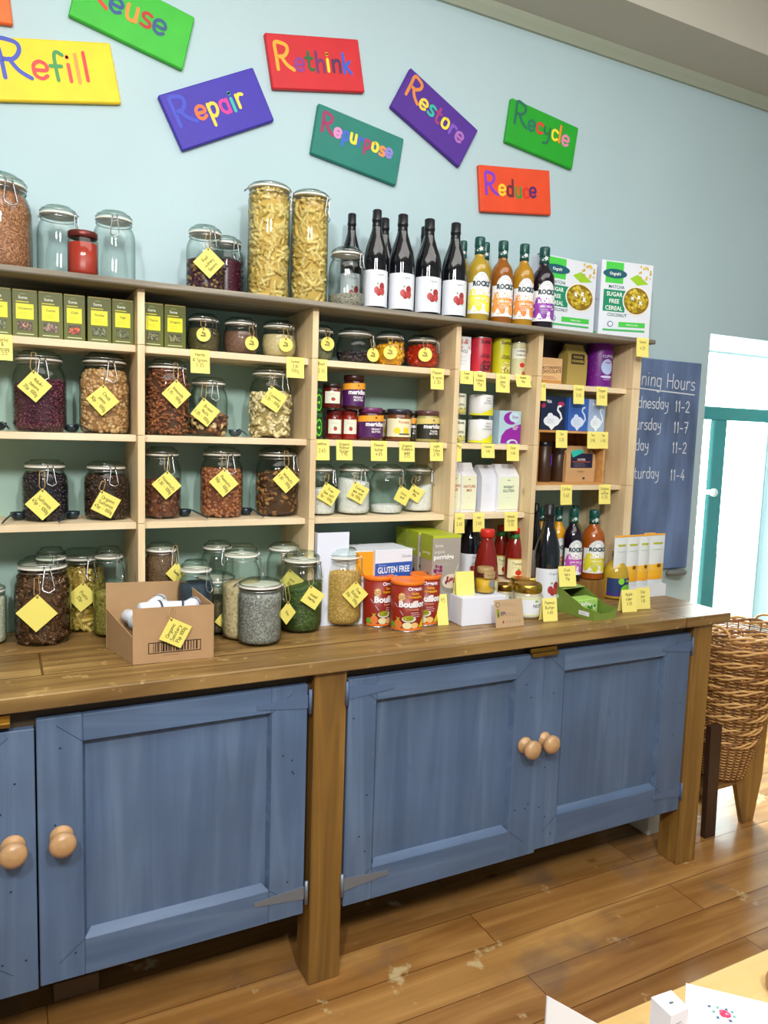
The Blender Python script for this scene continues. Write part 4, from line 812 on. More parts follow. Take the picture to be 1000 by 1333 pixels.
sauce(617, 649, 689, 778, WT, .295, 'large tomato sauce bottle behind the small yellow jar', False)
sauce(641, 663, 684, 775, .985, .46, 'tomato sauce bottle at the back between the other two')
sauce(657, 682, 687, 775, .985, .39, 'tomato sauce bottle with green neck label against the upright')

# ---------------------------------------------------------------- cartons, tins, packets
def carton(name, lb, cat, grp, l, r_, t, b, z, Y, dep, colr, deco, rz=0, sides=None, pitch=0, hh=None, mat=None, xoff=0):
    mid = (l+r_)/2; A = at(l, (t+b)/2, y=Y); B = at(r_, (t+b)/2, y=Y); w = (B.x-A.x)/max(.3, math.cos(rz)); x = (A.x+B.x)/2; h = hh or at(mid, t, y=Y).z-z
    o = MB().box(-w/2, 0, 0, w/2, dep, h, mat or pm(colr, .45), .0008).build(name, None, (x+xoff, Y, z+.0004), rz); tag(o, lb, cat, grp)
    dc = Deco(flat(0)); deco(dc, w, h); dc.build('printed_front', o)
    if sides:
        ds = Deco(lambda u, v, d: (-w/2-d, -u, v)); sides(ds, dep, h); ds.build('printed_side', o)
    return o
def spice(n_, pc):
    def f(dc, w, h):
        dc.rect(-w*.46, h*.965, w*.46, h*.99, 'b8a860', 1)
        dc.rect(-w*.36, .38*h, w*.34, .70*h, 'e6e01c', 1); dc.text(n_, 0, .58*h, .05*h, '55601c', .01, 2, w*.6); dc.lines(-w*.25, w*.25, .5*h, .045*h, 2, '8a8c20', .0005)
        dc.text('Suma', -.08*w, .80*h, .06*h, 'e8ecd8', .02, 2); dc.ell(-.08*w, .89*h, .14*w, .03*h, '7a8440', 1, 10, 0, 180); dc.rect(-.36*w, .73*h, .16*w, .75*h, 'd8d420', 1)
        dc.rect(-.30*w, .14*h, .28*w, .33*h, '3c3a24', 1); dc.blobs(-.26*w, .16*h, .24*w, .31*h, .05*w, 34, pc, 2, len(n_)); dc.rect(-.34*w, .06*h, .34*w, .075*h, 'd8dcae', 1)
    return f
GR = ['6a7248', '7c8458', '565e38']
for l, r_, t, b, n_, pc, lb in ((-18, 15, 381, 433, 'Basil', GR, 'cut by the left picture edge'), (16, 49, 381, 436, 'Cinnamon', ['8a5a3c', 'c0906a', '4c2c3c'], 'with dark bark pieces in its window'), (50, 82, 385, 439, 'Cumin', ['8c6a5c', 'a08474', '70504a'], 'with a pinkish brown window'),
        (83, 111, 391, 442, 'Chilli', ['c0401c', 'e0683c', '8c2c14'], 'with a red window'), (114, 145, 391, 443, 'Parsley', GR, 'with a green window, left of the last in its bay'), (146, 174, 394, 446, 'Sage', GR, 'with a green window, last before the first upright'),
        (186, 213, 398, 450, 'Thyme', ['8a8858', '6c6a44'], 'just right of the first upright'), (214, 242, 401, 451, 'Oregano', ['8a8858', '74724a'], 'touching the olive herb jar')):
    carton('spice_carton', 'small olive green spice carton '+lb, 'box', 'olive green spice cartons', l, r_, t-1, b, RA, .372, .035, '575c04', spice(n_, pc), hh=.1155)
# red lidded glass with candle-like filling
x, y, r, h = spot(89, 127, 303, 357, TR, .36)
g_ = tag(empty('small_jar', (x, y, TR+.0005)), 'small glass jar with bright red contents and a metal lid on the top board', 'jar')
MB().lathe([(0, .004), (r*.9, 0), (r, .01), (r, h*.78), (r*.9, h*.84), (r*.9, h*.86)], GLASS).build('jar_body', g_)
MB().lathe([(0, .005), (r*.9, .004), (r*.955, .014), (r*.955, h*.74), (0, h*.75)], pm('a8301f', .35)).build('red_filling', g_)
MB().lathe([(r*.94, h*.86), (r*.97, h*.87), (r*.97, h*.98), (r*.9, h), (0, h)], pm('6a2c28', .35, .5)).build('lid', g_)
# jars of spread
TP = [(0, .01), (.85, 0), (.98, .03), (1, .08), (1, .70), (.95, .77), (.88, .81), (.88, .84), (0, .84)]
def spread(l, r_, t, b, z, Y, glass, lid, deco, lb, rz=-.3):
    vessel('spread_jar', lb, 'jar', 'jars of spread on the middle shelf', spot(l, r_, t, b, z, Y), z, TP, pm(glass, .12, 0, .5), [('lid', [(.90, .84), (.93, .845), (.93, .985), (.88, 1), (0, 1)], pm(lid, .3))], deco, rz)
def merid(c, sub, top_='f0a42c'):
    def f(dc, r, h):
        dc.rect(-r*1.3, .10*h, r*1.3, .74*h, c, 1); dc.rect(-r*1.3, .56*h, r*1.3, .74*h, top_, 2, skew=.04*h); dc.star(.3*r, .69*h, .12*r, '5c2a5c', 4, 5, .4)
        dc.text('meridian', .3*r, .44*h, .13*h, 'f2f0f4', .04, 3, r*1.75); dc.text(sub, .35*r, .32*h, .06*h, 'f2f0f4', .02, 3, r*1.1); dc.text('BUTTER', .35*r, .24*h, .06*h, 'f2f0f4', .02, 3, r*1.1)
    return f
def heart(dc, r, h):
    dc.rect(-r*.8, .2*h, r*.8, .68*h, 'dfe2d0', 1); dc.ell(.05*r, .37*h, .22*r, .075*h, 'b81c2c', 2, 12); dc.ell(-.02*r, .42*h, .1*r, .03*h, '3c7a3c', 3, 8); dc.lines(-.4*r, .5*r, .58*h, .05*h, 2, '8a8a7a')
spread(446, 475, 489, 532, RB+.094, .42, '3c1418', '3a1a16', merid('4a1458', 'PEANUT'), 'purple-labelled jar with a black lid, on top of the lower row')
spread(419, 445, 500, 534, RB+.094, .42, '5c1410', '24181c', heart, 'jam jar with white fruit label, on top of the lower row')
spread(465, 499, 531, 574, RB, .42, '4a1420', '6c2a5c', merid('4a1458', 'PEANUT'), 'purple-labelled jar with a purple lid in the lower row')
spread(444, 466, 534, 573, RB, .44, '8a1c14', '7a1c1c', heart, 'dark red jam jar with white label, right one of the pair in the lower row')
spread(424, 446, 534, 573, RB, .44, '6c1610', '5c1418', heart, 'dark red jam jar with white label, left one of the pair in the lower row')
def pump(dc, r, h):
    dc.rect(-r*1.2, .14*h, r*1.2, .70*h, 'e6e0bc', 1); dc.text('Pumpkin', .3*r, .56*h, .08*h, 'c8502c', .01, 2); dc.ell(-.25*r, .33*h, .26*r, .10*h, 'e8cc1c', 2); dc.rect(.25*r, .24*h, .7*r, .42*h, 'e8cc1c', 2); dc.rect(-.1*r, .2*h, .8*r, .25*h, '5c6054', 3)
spread(502, 535, 533, 575, RB, .42, '6c3a18', '2c2c38', pump, 'jar with cream label and yellow pumpkin picture')
spread(527, 548, 535, 575, RB, .47, '2c2014', '2a2018', merid('1c1c18', 'TAHINI'), 'dark jar half hidden between the pumpkin and black-labelled jars')
spread(494, 512, 534, 572, RB, .47, '5c4414', '2c2418', pump, 'brown jar half hidden behind the pumpkin jar')
spread(541, 572, 535, 577, RB, .42, 'a8a060', '5c3c38', merid('24241c', 'TAHINI', 'd8c878'), 'black and cream labelled jar at the right end of the row')
def roundel(dc, r, h):
    dc.rect(-r*1.2, .08*h, r*1.2, .8*h, '14301c', 1); dc.ell(.4*r, .45*h, .5*r, .34*h, '6ce02c', 2); dc.ell(.4*r, .45*h, .4*r, .27*h, '1c5c1c', 3); dc.star(.4*r, .45*h, .3*r, '8cf04c', 4, 3, .5)
spread(402, 420, 506, 537, RB+.075, .41, '16301c', '1c6c34', roundel, 'dark green tub with a bright round emblem, upper of two by the upright')
spread(402, 420, 538, 574, RB, .41, '16301c', '1c6c34', roundel, 'dark green tub with a bright round emblem, lower of two by the upright')
# tins
CP = [(0, 0), (.96, 0), (1, .015), (.98, .03), (.98, .97), (1, .985), (.96, 1), (.93, .985), (0, .985)]
def tin(name, lb, l, r_, t, b, z, Y, colr, deco, lidm=None, rz=-.38, cat='tin'):
    return vessel(name, lb, cat, None, spot(l, r_, t, b, z, Y), z, [(.98, .03), (.985, .035), (.985, .965), (.98, .97)], pm(colr, .4), [('rim', CP, lidm or STEEL)], deco, rz, 32, .988)
def beans(c, dk):
    def f(dc, r, h): dc.blobs(-.1*r, .05*h, .9*r, .32*h, .10*r, 34, dk, 2, 4); dc.text('ORGANIC', .35*r, .48*h, .04*h, '2c2420', .01, 2); dc.text('CHICKPEAS' if c else 'RED BEANS', .35*r, .42*h, .05*h, '2c2420', .01, 2, r*1.1); dc.text('Suma', .3*r, .82*h, .1*h, '3c1c20', .02, 2)
    return f
tin('food_tin', 'pinkish red tin with dark beans printed on it', 610, 640, 440, 484, RA, .40, 'c2283c', beans(0, ['4c1424', '34101c', '6c2438']))
tin('food_tin', 'yellow-green tin with chickpeas printed on it', 640, 665, 441, 486, RA, .40, 'c2c01c', beans(1, ['e8dcae', '6c5c2c', 'd8c88c']), pm('8c8a3c', .4))
def tomtin(dc, r, h):
    dc.rect(-r, .50*h, r*1.2, .80*h, 'e4e6da', 1); dc.text('CHOPPED', .3*r, .70*h, .05*h, '3a3c34', .01, 2); dc.text('TOMATOES', .3*r, .58*h, .05*h, '3a3c34', .01, 2); dc.ell(.35*r, .30*h, .5*r, .10*h, 'd8c8a8', 2); dc.ell(.4*r, .31*h, .38*r, .075*h, 'c42c1c', 3); dc.ell(.75*r, .06*h, .35*r, .08*h, 'a8502c', 2)
tin('food_tin', 'pale tin with a bowl of tomatoes printed on it', 664, 684, 446, 487, RA, .40, 'c9c6a0', tomtin)
def holeg(dc, w, h):
    dc.rect(-w*.5, .5*h, w*.5, .62*h, 'f2f2f4', 1); dc.blobs(-w*.45, .68*h, w*.45, .92*h, .09*w, 12, ['b85c5c', 'c87a70', 'd8a8a0'], 1, 3); dc.text('WHOLE', 0, .53*h, .10*h, '3c3c48', .01, 2, w*.6); dc.lines(-w*.4, w*.4, .4*h, .1*h, 3, '9a9aa6')
carton('food_carton', 'white carton with pinkish pattern beside the pinkish red tin', 'box', None, 593, 613, 438, 482, RA, .37, .05, 'e4e6ea', holeg)
def wh(name):
    def f(dc, r, h):
        dc.rect(-r*1.2, .03*h, r*1.3, .12*h, 'd8d81c', 1); dc.rect(.0*r, .03*h, 1.25*r, .20*h, 'dcd822', 2, skew=.0); dc.rect(.4*r, .2*h, 1.25*r, .28*h, 'dcd822', 2); dc.rect(.75*r, .28*h, 1.25*r, .38*h, 'dcd822', 2)
        for i, s in enumerate(('Suma', 'Organic', 'COCONUT')): dc.text(s, .45*r, (.80-.12*i)*h, .07*h, '6a6c70', .005, 2)
    return f
tin('food_tin', 'white tin with a yellow sweep, upper of the stacked two', 610, 642, 514, 545, RB+.0915, .41, 'dfe0e2', wh(0)); tin('food_tin', 'white tin with a yellow sweep, lower of the stacked two', 609, 641, 546, 577, RB, .41, 'dfe0e2', wh(0))
tin('food_tin', 'cream tin with yellow speckled base, upper one against the upright', 583, 607, 512, 545, RB+.0925, .41, 'e2e2cc', beans(1, ['d8cc3c', 'b8a82c', '8c8a2c'])); tin('food_tin', 'cream tin with yellow speckled base, lower one against the upright', 583, 606, 546, 577, RB, .41, 'e2e2cc', beans(1, ['d8cc3c', 'b8a82c', '8c8a2c']))
def purp(dc, w, h):
    P = '8a1c9c'; dc.poly([(-.42*w, .02*h), (.5*w, .02*h), (.5*w, .62*h), (.1*w, .52*h), (-.2*w, .42*h), (-.38*w, .25*h)], P, 1); dc.ell(.05*w, .78*h, .36*w, .19*h, P, 1, 20, 90, 300); dc.ell(.18*w, .82*h, .24*w, .15*h, 'b9d6e4', 2); dc.ell(.12*w, .03*h, .26*w, .12*h, 'b9d6e4', 2, 16, 0, 180); dc.ell(.15*w, .03*h, .16*w, .08*h, P, 3, 16, 0, 180)
    dc.text('Soya', .22*w, .78*h, .09*h, '8a3c9c', .01, 3); dc.text('ORGANIC', .22*w, .50*h, .04*h, 'f0f0f4', .01, 3); dc.text('MILK', .22*w, .44*h, .05*h, 'f0f0f4', .01, 3)
carton('drink_carton', 'pale blue and purple carton in front, beside the stacked white tins', 'box', 'purple drink cartons', 650, 678, 535, 577, RB, .385, .07, 'a9c6d4', purp)
carton('drink_carton', 'pale blue and purple carton half hidden behind the first one', 'box', 'purple drink cartons', 636, 652, 535, 577, RB, .44, .07, 'a9c6d4', purp)
# flour packets in the fourth bay
def packet(name, lb, l, r_, t, b, z, Y, dep, colr, lab, cat='packet', fold='f2f2f0', rz=0, grp=None, tp=.86):
    A = at(l, (t+b)/2, y=Y); B = at(r_, (t+b)/2, y=Y); w = (B.x-A.x); h = at((l+r_)/2, t, y=Y).z-z; hw, e = w/2, .0025
    m = MB(); rows = [(0, 0, 0, 1), (0, e, .01*h, 1.01), (-.002, .3*h, .3*h, 1.02), (-.002, .6*h, .6*h, 1.02), (.0, .76*h, .76*h, 1.0), (dep*.30, tp*h, tp*h, .96), (dep*.44, h, h, .92)]
    v = []
    for dy, _, zz, k in rows: v += [(-hw*k, dy, zz), (hw*k, dy, zz), (hw*k, dep-dy, zz), (-hw*k, dep-dy, zz)]
    f = [(3, 2, 1, 0)]+[(4*i+j, 4*i+(j+1) % 4, 4*i+4+(j+1) % 4, 4*i+4+j) for i in range(len(rows)-1) for j in range(4)]; nn = 4*(len(rows)-1); f.append((nn, nn+1, nn+2, nn+3))
    m.add(v, f, pm(colr, .7, 0, 0, .4, 30)); o = m.build(name, None, ((A.x+B.x)/2, Y, z+.0005), rz); tag(o, lb, cat, grp)
    dc = Deco(lambda u, v_, d: (u, -.0024-d, v_)); lab(dc, w, h); dc.build('printed_front', o); return o
def flour(t1, t2, tc, bgc='e6e8ca'):
    def f(dc, w, h): dc.rect(-w*.46, .05*h, w*.46, .74*h, bgc, 1); dc.text(t1, 0, .50*h, .055*h, tc, .02, 2, w*.8); dc.text(t2, 0, .42*h, .055*h, tc, .02, 2, w*.8); dc.ell(0, .66*h, .08*w, .02*h, '8a8c70', 2, 10, 0, 180); dc.rect(-.06*w, .3*h, .06*w, .305*h, '8a8c70', 2)
    return f
packet('flour_bag', 'white paper bag with cream label and red lettering, half hidden by the upright', 583, 602, 601, 665, RC, .41, .07, 'e9e9ee', flour('BREAD', 'MIX', 'b8502c'), grp='white bags of baking mix')
packet('flour_bag', 'white paper bag with cream label and red lettering, its top folded over', 601, 620, 603, 665, RC, .40, .07, 'e9e9ee', flour('NATURE', 'MIX', 'b8502c'), grp='white bags of baking mix')
def plainlab(dc, w, h): dc.lines(-w*.3, w*.2, .6*h, .05*h, 3, 'd0d2d8')
packet('gluten_bag', 'white block-shaped bag labelled wheat gluten', 648, 675, 605, 667, RC, .385, .08, 'e4e6f0', flour('WHEAT', 'GLUTEN', '2c5048', 'e2ecd0'), tp=.93)
packet('gluten_bag', 'plain white block-shaped bag standing left of the wheat gluten one', 627, 647, 606, 667, RC, .40, .08, 'dfe2ee', plainlab, tp=.93)
# right-hand bay, top
def choc(dc, w, h):
    dc.rect(-w*.5, 0, w*.5, .14*h, 'c08a4c', 1); dc.lines(-w*.35, w*.4, .86*h, .08*h, 2, 'b07a4c'); dc.text('HOT DRINKING', 0, .58*h, .10*h, '5c3828', .01, 2, w*.9, 4); dc.text('CHOCOLATE', 0, .42*h, .13*h, '5c3828', .01, 2, w*.92, 4); dc.lines(-w*.4, w*.45, .26*h, .06*h, 2, 'a8502c', .0012)
carton('chocolate_box', 'small tan cardboard box lettered drinking chocolate', 'box', None, 704, 732, 466, 497, ZA5, .37, .05, 'd9b07c', choc)
def blk(dc, w, h): dc.lines(-w*.3, w*.3, .5*h, .05*h, 2, '2a1c1c')
carton('dark_carton', 'very dark carton at the back behind the chocolate box', 'box', None, 700, 738, 445, 497, ZA5, .46, .07, '1c0e10', blk)
def kraft(dc, w, h):
    dc.rect(-w*.34, .52*h, w*.34, .76*h, '3c2c14', 1); dc.text('COCOA', 0, .66*h, .055*h, 'd0b45c', .02, 2, w*.6); dc.text('POWDER', 0, .56*h, .06*h, 'd0b45c', .02, 2, w*.6)
packet('kraft_packet', 'khaki paper packet with a dark brown label in the top right bay', 739, 764, 448, 501, ZA5, .39, .05, 'a8924c', kraft)
def clip_(dc, r, h):
    dc.text('CLIPPER', .35*r, .66*h, .06*h, 'c8c8e8', .02, 2, r); dc.ell(.3*r, .46*h, .5*r, .17*h, 'a9bce8', 2); dc.rect(.1*r, .54*h, .6*r, .56*h, 'b0407c', 3); dc.ell(.3*r, .24*h, .5*r, .03*h, 'c8c0e8', 2); dc.blobs(-1.1*r, .1*h, -.3*r, .8*h, .06*r, 24, ['8c3ca8', '7c2c98'], 1.5, 6); dc.rect(.0, .17*h, .6*r, .19*h, 'b088d0', 2)
tin('cocoa_tin', 'big purple tub with a pale blue cup printed on it', 763, 797, 447, 504, ZA5, .42, '6a1480', clip_, pm('8c7ca0', .4))
# right-hand bay, middle: tea boxes on the crate, coffee in the crate
def tea(bg2, sw, pk=None):
    def f(dc, w, h):
        if pk: dc.ell(.32*w, .78*h, .14*w, .07*h, pk, 1); dc.ell(-.42*w, .72*h, .1*w, .07*h, pk, 1)
        dc.ell(-.05*w, .27*h, .34*w, .17*h, sw, 2); dc.poly([(-.2*w, .14*h), (.12*w, .14*h), (-.04*w, .0)], sw, 2.1); dc.lines(-.25*w, .15*w, .33*h, .04*h, 4, bg2 or '5c6c8c', .0005, 3); dc.ell(-.12*w, .42*h, .12*w, .09*h, sw, 2.2)
        dc.ribbon([(.2*w, .2*h), (.36*w, .36*h), (.30*w, .5*h), (.18*w, .6*h), (.2*w, .7*h), (.3*w, .72*h)], .075*w, sw, 2.5); dc.text('TEA', -.2*w, .8*h, .08*h, 'e8ecf8', .02, 3)
    return f
carton('tea_box', 'navy tea box with a white swan, left on top of the crate', 'box', 'swan tea boxes', 705, 736, 503, 558, ZK, .375, .07, '14203c', tea('', 'dfe4f0', 'a8285c'), hh=.118)
carton('tea_box', 'royal blue tea box with a white swan on top of the crate', 'box', 'swan tea boxes', 741, 766, 508, 560, ZK, .375, .07, '3460b4', tea('', 'c9d8f2'), hh=.117)
carton('tea_box', 'pale silver-blue tea box at the right on top of the crate', 'box', 'swan tea boxes', 767, 788, 510, 562, ZK, .375, .07, '9ab0d4', tea('', 'dfe8f4'), hh=.116)
def cyl_b(l, r_, c_, lb):
    def f(dc, r, h): dc.ell(.55*r, .55*h, .28*r, .17*h, c_, 1, 14)
    vessel('coffee_canister', lb, 'canister', 'dark coffee canisters', spot(l, r_, 575, 629, ZKB, .42), ZKB, [(0, .0), (.97, 0), (1, .01), (1, .88), (.95, .89), (.0, .9)], pm('3c2416', .35), [('lid', [(.9, .88), (.93, .89), (.93, .99), (.88, 1), (0, 1)], pm('14141c', .3))], f)
cyl_b(699, 718, '6c3ccc', 'brown canister with a purple leaf mark in the crate'); cyl_b(718, 737, '3c8ce0', 'brown canister with a blue leaf mark in the crate')
def cof(dc, w, h):
    dc.rect(-w*.36, .40*h, w*.40, .80*h, '1c1a3c', 1); dc.poly([(-.38*w, .86*h), (-.05*w, .92*h), (.1*w, .84*h), (-.3*w, .68*h)], '2cb8a8', 2); dc.text('COFFEE', .0, .60*h, .06*h, 'e8d8d0', .02, 3, w*.5); dc.rect(-w*.3, .56*h, w*.32, .575*h, 'd8602c', 3); dc.lines(-w*.25, w*.3, .52*h, .04*h, 3, 'b8a8b0', .0006); dc.text('ORGANIC', 0, .28*h, .04*h, '7c6444', .01, 2); dc.ell(.12*w, .11*h, .04*w, .03*h, '3c3c3c', 2)
packet('coffee_bag', 'kraft paper coffee bag with a navy label standing in the crate', 737, 774, 581, 630, ZKB, .38, .06, 'c49a6a', cof, tp=.9)
# cereal boxes on the top board
def cereal(dc, w, h):
    G1, G2 = '4ccc4c', '1c8a64'
    dc.rect(-w*.42, .72*h, -w*.08, .985*h, G1, 1); dc.ell(-.24*w, .84*h, .23*w, .06*h, '1c5c6c', 2); dc.text('OrgraN', -.24*w, .822*h, .038*h, 'f0f4f4', .02, 3, w*.4)
    dc.text('MATCHA', -.2*w, .655*h, .042*h, '24605c', .01, 2, w*.46)
    dc.rect(-w*.44, .36*h, -w*.02, .635*h, G2, 1)
    for i, s in enumerate(('SUGAR', 'FREE', 'CEREAL')): dc.text(s, -.23*w, (.555-.088*i)*h, .055*h, 'f0f6f0', .02, 2, w*.36)
    dc.text('COCONUT', -.16*w, .30*h, .042*h, '24605c', .01, 2, w*.5)
    dc.poly([(.05*w, .80*h), (.2*w, .86*h), (.42*w, .75*h), (.2*w, .72*h)], '9ccc2c', 1)
    dc.ell(.20*w, .52*h, .27*w, .19*h, 'e9e6dc', 2, 28); dc.ell(.20*w, .52*h, .245*w, .17*h, '8a6c14', 3, 28)
    g = random.Random(5)
    for i in range(70):
        a, q = g.uniform(0, 6.28), math.sqrt(g.random())*.9; dc.ell(.2*w+.235*w*q*math.cos(a), .52*h+.162*h*q*math.sin(a), .028*w, .019*h, g.choice(['c8b02c', 'b49a20', 'd8c448']), 4+i*.01, 7)
    for a, b_ in ((.12, .55), (.28, .5), (.24, .57)): dc.star(a*w, b_*h, .05*w, 'eef0ee', 5, 4, .4)
    dc.blobs(.2*w, .8*h, .45*w, .97*h, .022*w, 14, ['c8a83c', 'd8bc54'], 2, 3); dc.ell(-.28*w, .2*h, .055*w, .038*h, '3c6c9c', 2); dc.ell(-.28*w, .2*h, .04*w, .028*h, 'e6eaf0', 3)
    dc.rect(-.12*w, .17*h, .40*w, .235*h, '4cc84c', 2, skew=.012*h); dc.text('PUMPKIN FIBRE', .14*w, .195*h, .02*h, 'e8f4e8', .01, 3); dc.rect(-.42*w, .11*h, .40*w, .135*h, '4cb864', 2, skew=.015*h); dc.rect(-.45*w, .0, -.1*w, .05*h, '5cd46c', 2)
def spine(ds, dp_, h): ds.rect(-dp_, 0, 0, h, 'c9d2e0', 1); ds.rect(-dp_*.8, .05*h, -dp_*.2, .10*h, '5cd46c', 2); ds.text('MATCHA', -dp_*.5, .5*h, .007, '6c8ca0', 0, 2)
carton('cereal_box', 'white and green cereal box behind the blackberry bottle', 'box', 'matcha cereal boxes', 702, 778, 337, 436, TR, .40, .055, 'dfe4ee', cereal, R(5), spine)
carton('cereal_box', 'white and green cereal box at the right end of the top board', 'box', 'matcha cereal boxes', 784, 843, 341, 440, TR, .385, .055, 'dfe4ee', cereal, R(-8), spine, xoff=.004)
#@@MORE
# ---------------------------------------------------------------- goods on the worktop
def tub(l, r_, t, b, lb, rz):
    p = spot(l, r_, t, b, WT)
    def lab(dc, r, h):
        dc.star(-.55*r, .70*h, .26*r, 'f0b020', 1, 9, .75); dc.ell(-.55*r, .70*h, .19*r, .075*h, 'e8c890', 2); dc.text('GLUTEN', -.55*r, .70*h, .03*h, 'a03c14', .01, 3); dc.text('FREE', -.55*r, .66*h, .03*h, 'a03c14', .01, 3)
        dc.text('Organic', .25*r, .83*h, .07*h, 'f2e6f0', .04, 2); dc.text('Swiss', .25*r, .745*h, .055*h, 'f0b020', .03, 2); dc.text('Vegetable', .25*r, .675*h, .055*h, 'f0b020', .03, 2)
        dc.text('Bouillon', .12*r, .50*h, .125*h, 'f4f2f6', .05, 3, r*1.75); dc.text('POWDER', .2*r, .43*h, .035*h, 'e8a080', .02, 3); dc.lines(-.0*r, .75*r, .38*h, .04*h, 3, 'e8d8d8', .0012)
        dc.ribbon([(-1.0*r, .56*h), (-.45*r, .34*h)], .0022, 'b8b4c0', 2); dc.ell(-.1*r, .26*h, .42*r, .065*h, 'd8d8d0', 2); dc.ell(-.13*r, .275*h, .33*r, .055*h, '9c9c1c', 3); dc.blobs(-.35*r, .25*h, .1*r, .3*h, .05*r, 16, ['b8b83c', '7c8414'], 4, 7)
        dc.rect(-1.3*r, .03*h, 1.3*r, .075*h, 'e8762c', 1); dc.ell(-.75*r, .15*h, .26*r, .085*h, 'e07c3c', 2); dc.ell(-1.1*r, .13*h, .2*r, .06*h, '5ca82c', 2); dc.ell(-.2*r, .13*h, .28*r, .065*h, 'e6dcae', 3); dc.ell(.25*r, .13*h, .25*r, .06*h, 'e8bc74', 3); dc.poly([(.5*r, .08*h), (.95*r, .08*h), (.85*r, .26*h), (.7*r, .2*h)], 'e8d01c', 3); dc.star(-.75*r, .25*h, .2*r, 'c8a82c', 2.5, 4, .3)
    vessel('bouillon_tub', lb, 'tub', 'orange lidded bouillon tubs', p, WT, [(0, .0), (.96, 0), (.97, .01), (.97, .93), (0, .93)], pm('8c2014', .35), [('lid', [(.99, .925), (1.01, .93), (1.01, .985), (.98, 1), (.93, .985), (.5, .975), (0, .975)], pm('f07a1c', .35)), ('base_rim', [(.985, -.0), (1, .005), (1, .02), (.97, .022)], STEEL)], lab, rz, 32, .97)
tub(470, 511, 748, 817, 'brown bouillon tub with an orange lid, leftmost, against the bulgur jar', .1)
tub(506, 551, 754, 823, 'brown bouillon tub with an orange lid, standing in front of the other two', -.25)
tub(531, 572, 747, 815, 'brown bouillon tub with an orange lid, rightmost, beside the white box', -.4)
# white cartons behind the tubs
def gf(dc, w, h):
    dc.rect(-w*.5, .60*h, w*.49, .82*h, '2c58b0', 1, skew=.01*h); dc.text('GLUTEN FREE', 0, .69*h, .085*h, 'e2eef8', .02, 2, w*.86, 1); dc.text('Penne', 0, .63*h, .035*h, 'd8e4f4', .01, 2); dc.lines(-.42*w, -.1*w, .79*h, .04*h, 1, 'c8d8f0', .001); dc.ell(.34*w, .585*h, .09*w, .045*h, '3ca83c', 3); dc.text('Doves', .34*w, .89*h, .04*h, '9aa0a8', .01, 2); dc.ell(0, .30*h, .09*w, .05*h, '6c4420', 2)
carton('pasta_box', 'white carton with a blue gluten free band behind the orange-lidded tubs', 'box', None, 488, 536, 711, 790, WT, .285, .13, 'dfe5f2', gf, hh=.228)
def orng(dc, w, h): dc.rect(-.25*w, .66*h, .48*w, .99*h, 'f0a01c', 1); dc.text('Pasta', .1*w, .58*h, .045*h, '3c7c5c', .01, 2); dc.lines(-.3*w, .4*w, .5*h, .04*h, 3, 'a8acb4')
carton('orange_carton', 'white and orange carton left of the gluten free one', 'box', None, 455, 486, 706, 790, WT, .30, .13, 'e2e6ee', orng, hh=.225)
def porr(dc, w, h):
    dc.rect(-w*.5, .97*h, w*.5, h, 'b8c42c', 1); dc.text('Suma', -.28*w, .87*h, .035*h, 'e8e8e8', .01, 2); dc.text('organic', -.25*w, .80*h, .035*h, 'e8e8e8', .0, 2); dc.text('porridge', -.1*w, .73*h, .055*h, 'f6f6f6', .03, 2); dc.lines(-.4*w, .3*w, .68*h, .02*h, 2, 'c8c4c0', .0008)
    dc.blobs(-.42*w, .53*h, -.18*w, .66*h, .05*w, 16, ['7c1c5c', '5c1848', 'a0386c'], 2, 4); dc.ell(.2*w, .44*h, .36*w, .11*h, '8c8a84', 2); dc.ell(.2*w, .47*h, .34*w, .085*h, 'd8ccb8', 3); dc.blobs(.0*w, .44*h, .35*w, .51*h, .05*w, 14, ['a83c4c', '6c1c3c', 'e0b0a8', '7c2048'], 4, 5); dc.ribbon([(.25*w, .50*h), (.42*w, .66*h)], .002, 'd8d8dc', 5)
def pside(ds, dpp, h): ds.rect(-dpp, .72*h, 0, h, '9aa82c', 1); ds.text('porridge', -dpp*.5, .78*h, .035*h, 'e8ecd0', .01, 2, dpp*.85); ds.blobs(-dpp*.4, .4*h, 0, .56*h, .006, 12, ['7c1c5c', '5c1848'], 2, 4)
for i, (yy, lb) in enumerate(((.252, 'porridge box with purple fruit, front one of the three in a row'), (.327, 'porridge box with purple fruit, middle one of the three in a row'), (.402, 'porridge box with purple fruit, rearmost of the three in a row'))):
    q = MB().box(-.051, 0, 0, .051, .072, .272, pm('a39c92', .4), .001).build('porridge_box', None, (.5205-(.002 if i else 0), yy-.012*(i == 0), WT+.0004)); tag(q, 'grey and lime '+lb, 'box', 'porridge boxes')
    dc = Deco(flat(0)); porr(dc, .102, .272); dc.build('printed_front', q); ds = Deco(lambda u, v, d: (-.051-d, -u, v)); pside(ds, .072, .272); ds.build('printed_side', q)
    MB().box(-.051, 0, .272, .051, .072, .2725, pm('a9b82c', .4)).build('lime_top', q)
# upright white card beside them
P = at(411, 693, y=.335); m = MB(); m.box(0, 0, 0, .102, .0012, P.z-WT, pm('dfe4f4', .6)); m.box(0, .0012, 0, .0015, .03, P.z-WT, pm('dfe4f4', .6)); tag(m.build('white_card', None, (P.x, .318, WT+.0004)), 'tall blank white card standing behind the bulgur jar', 'card')
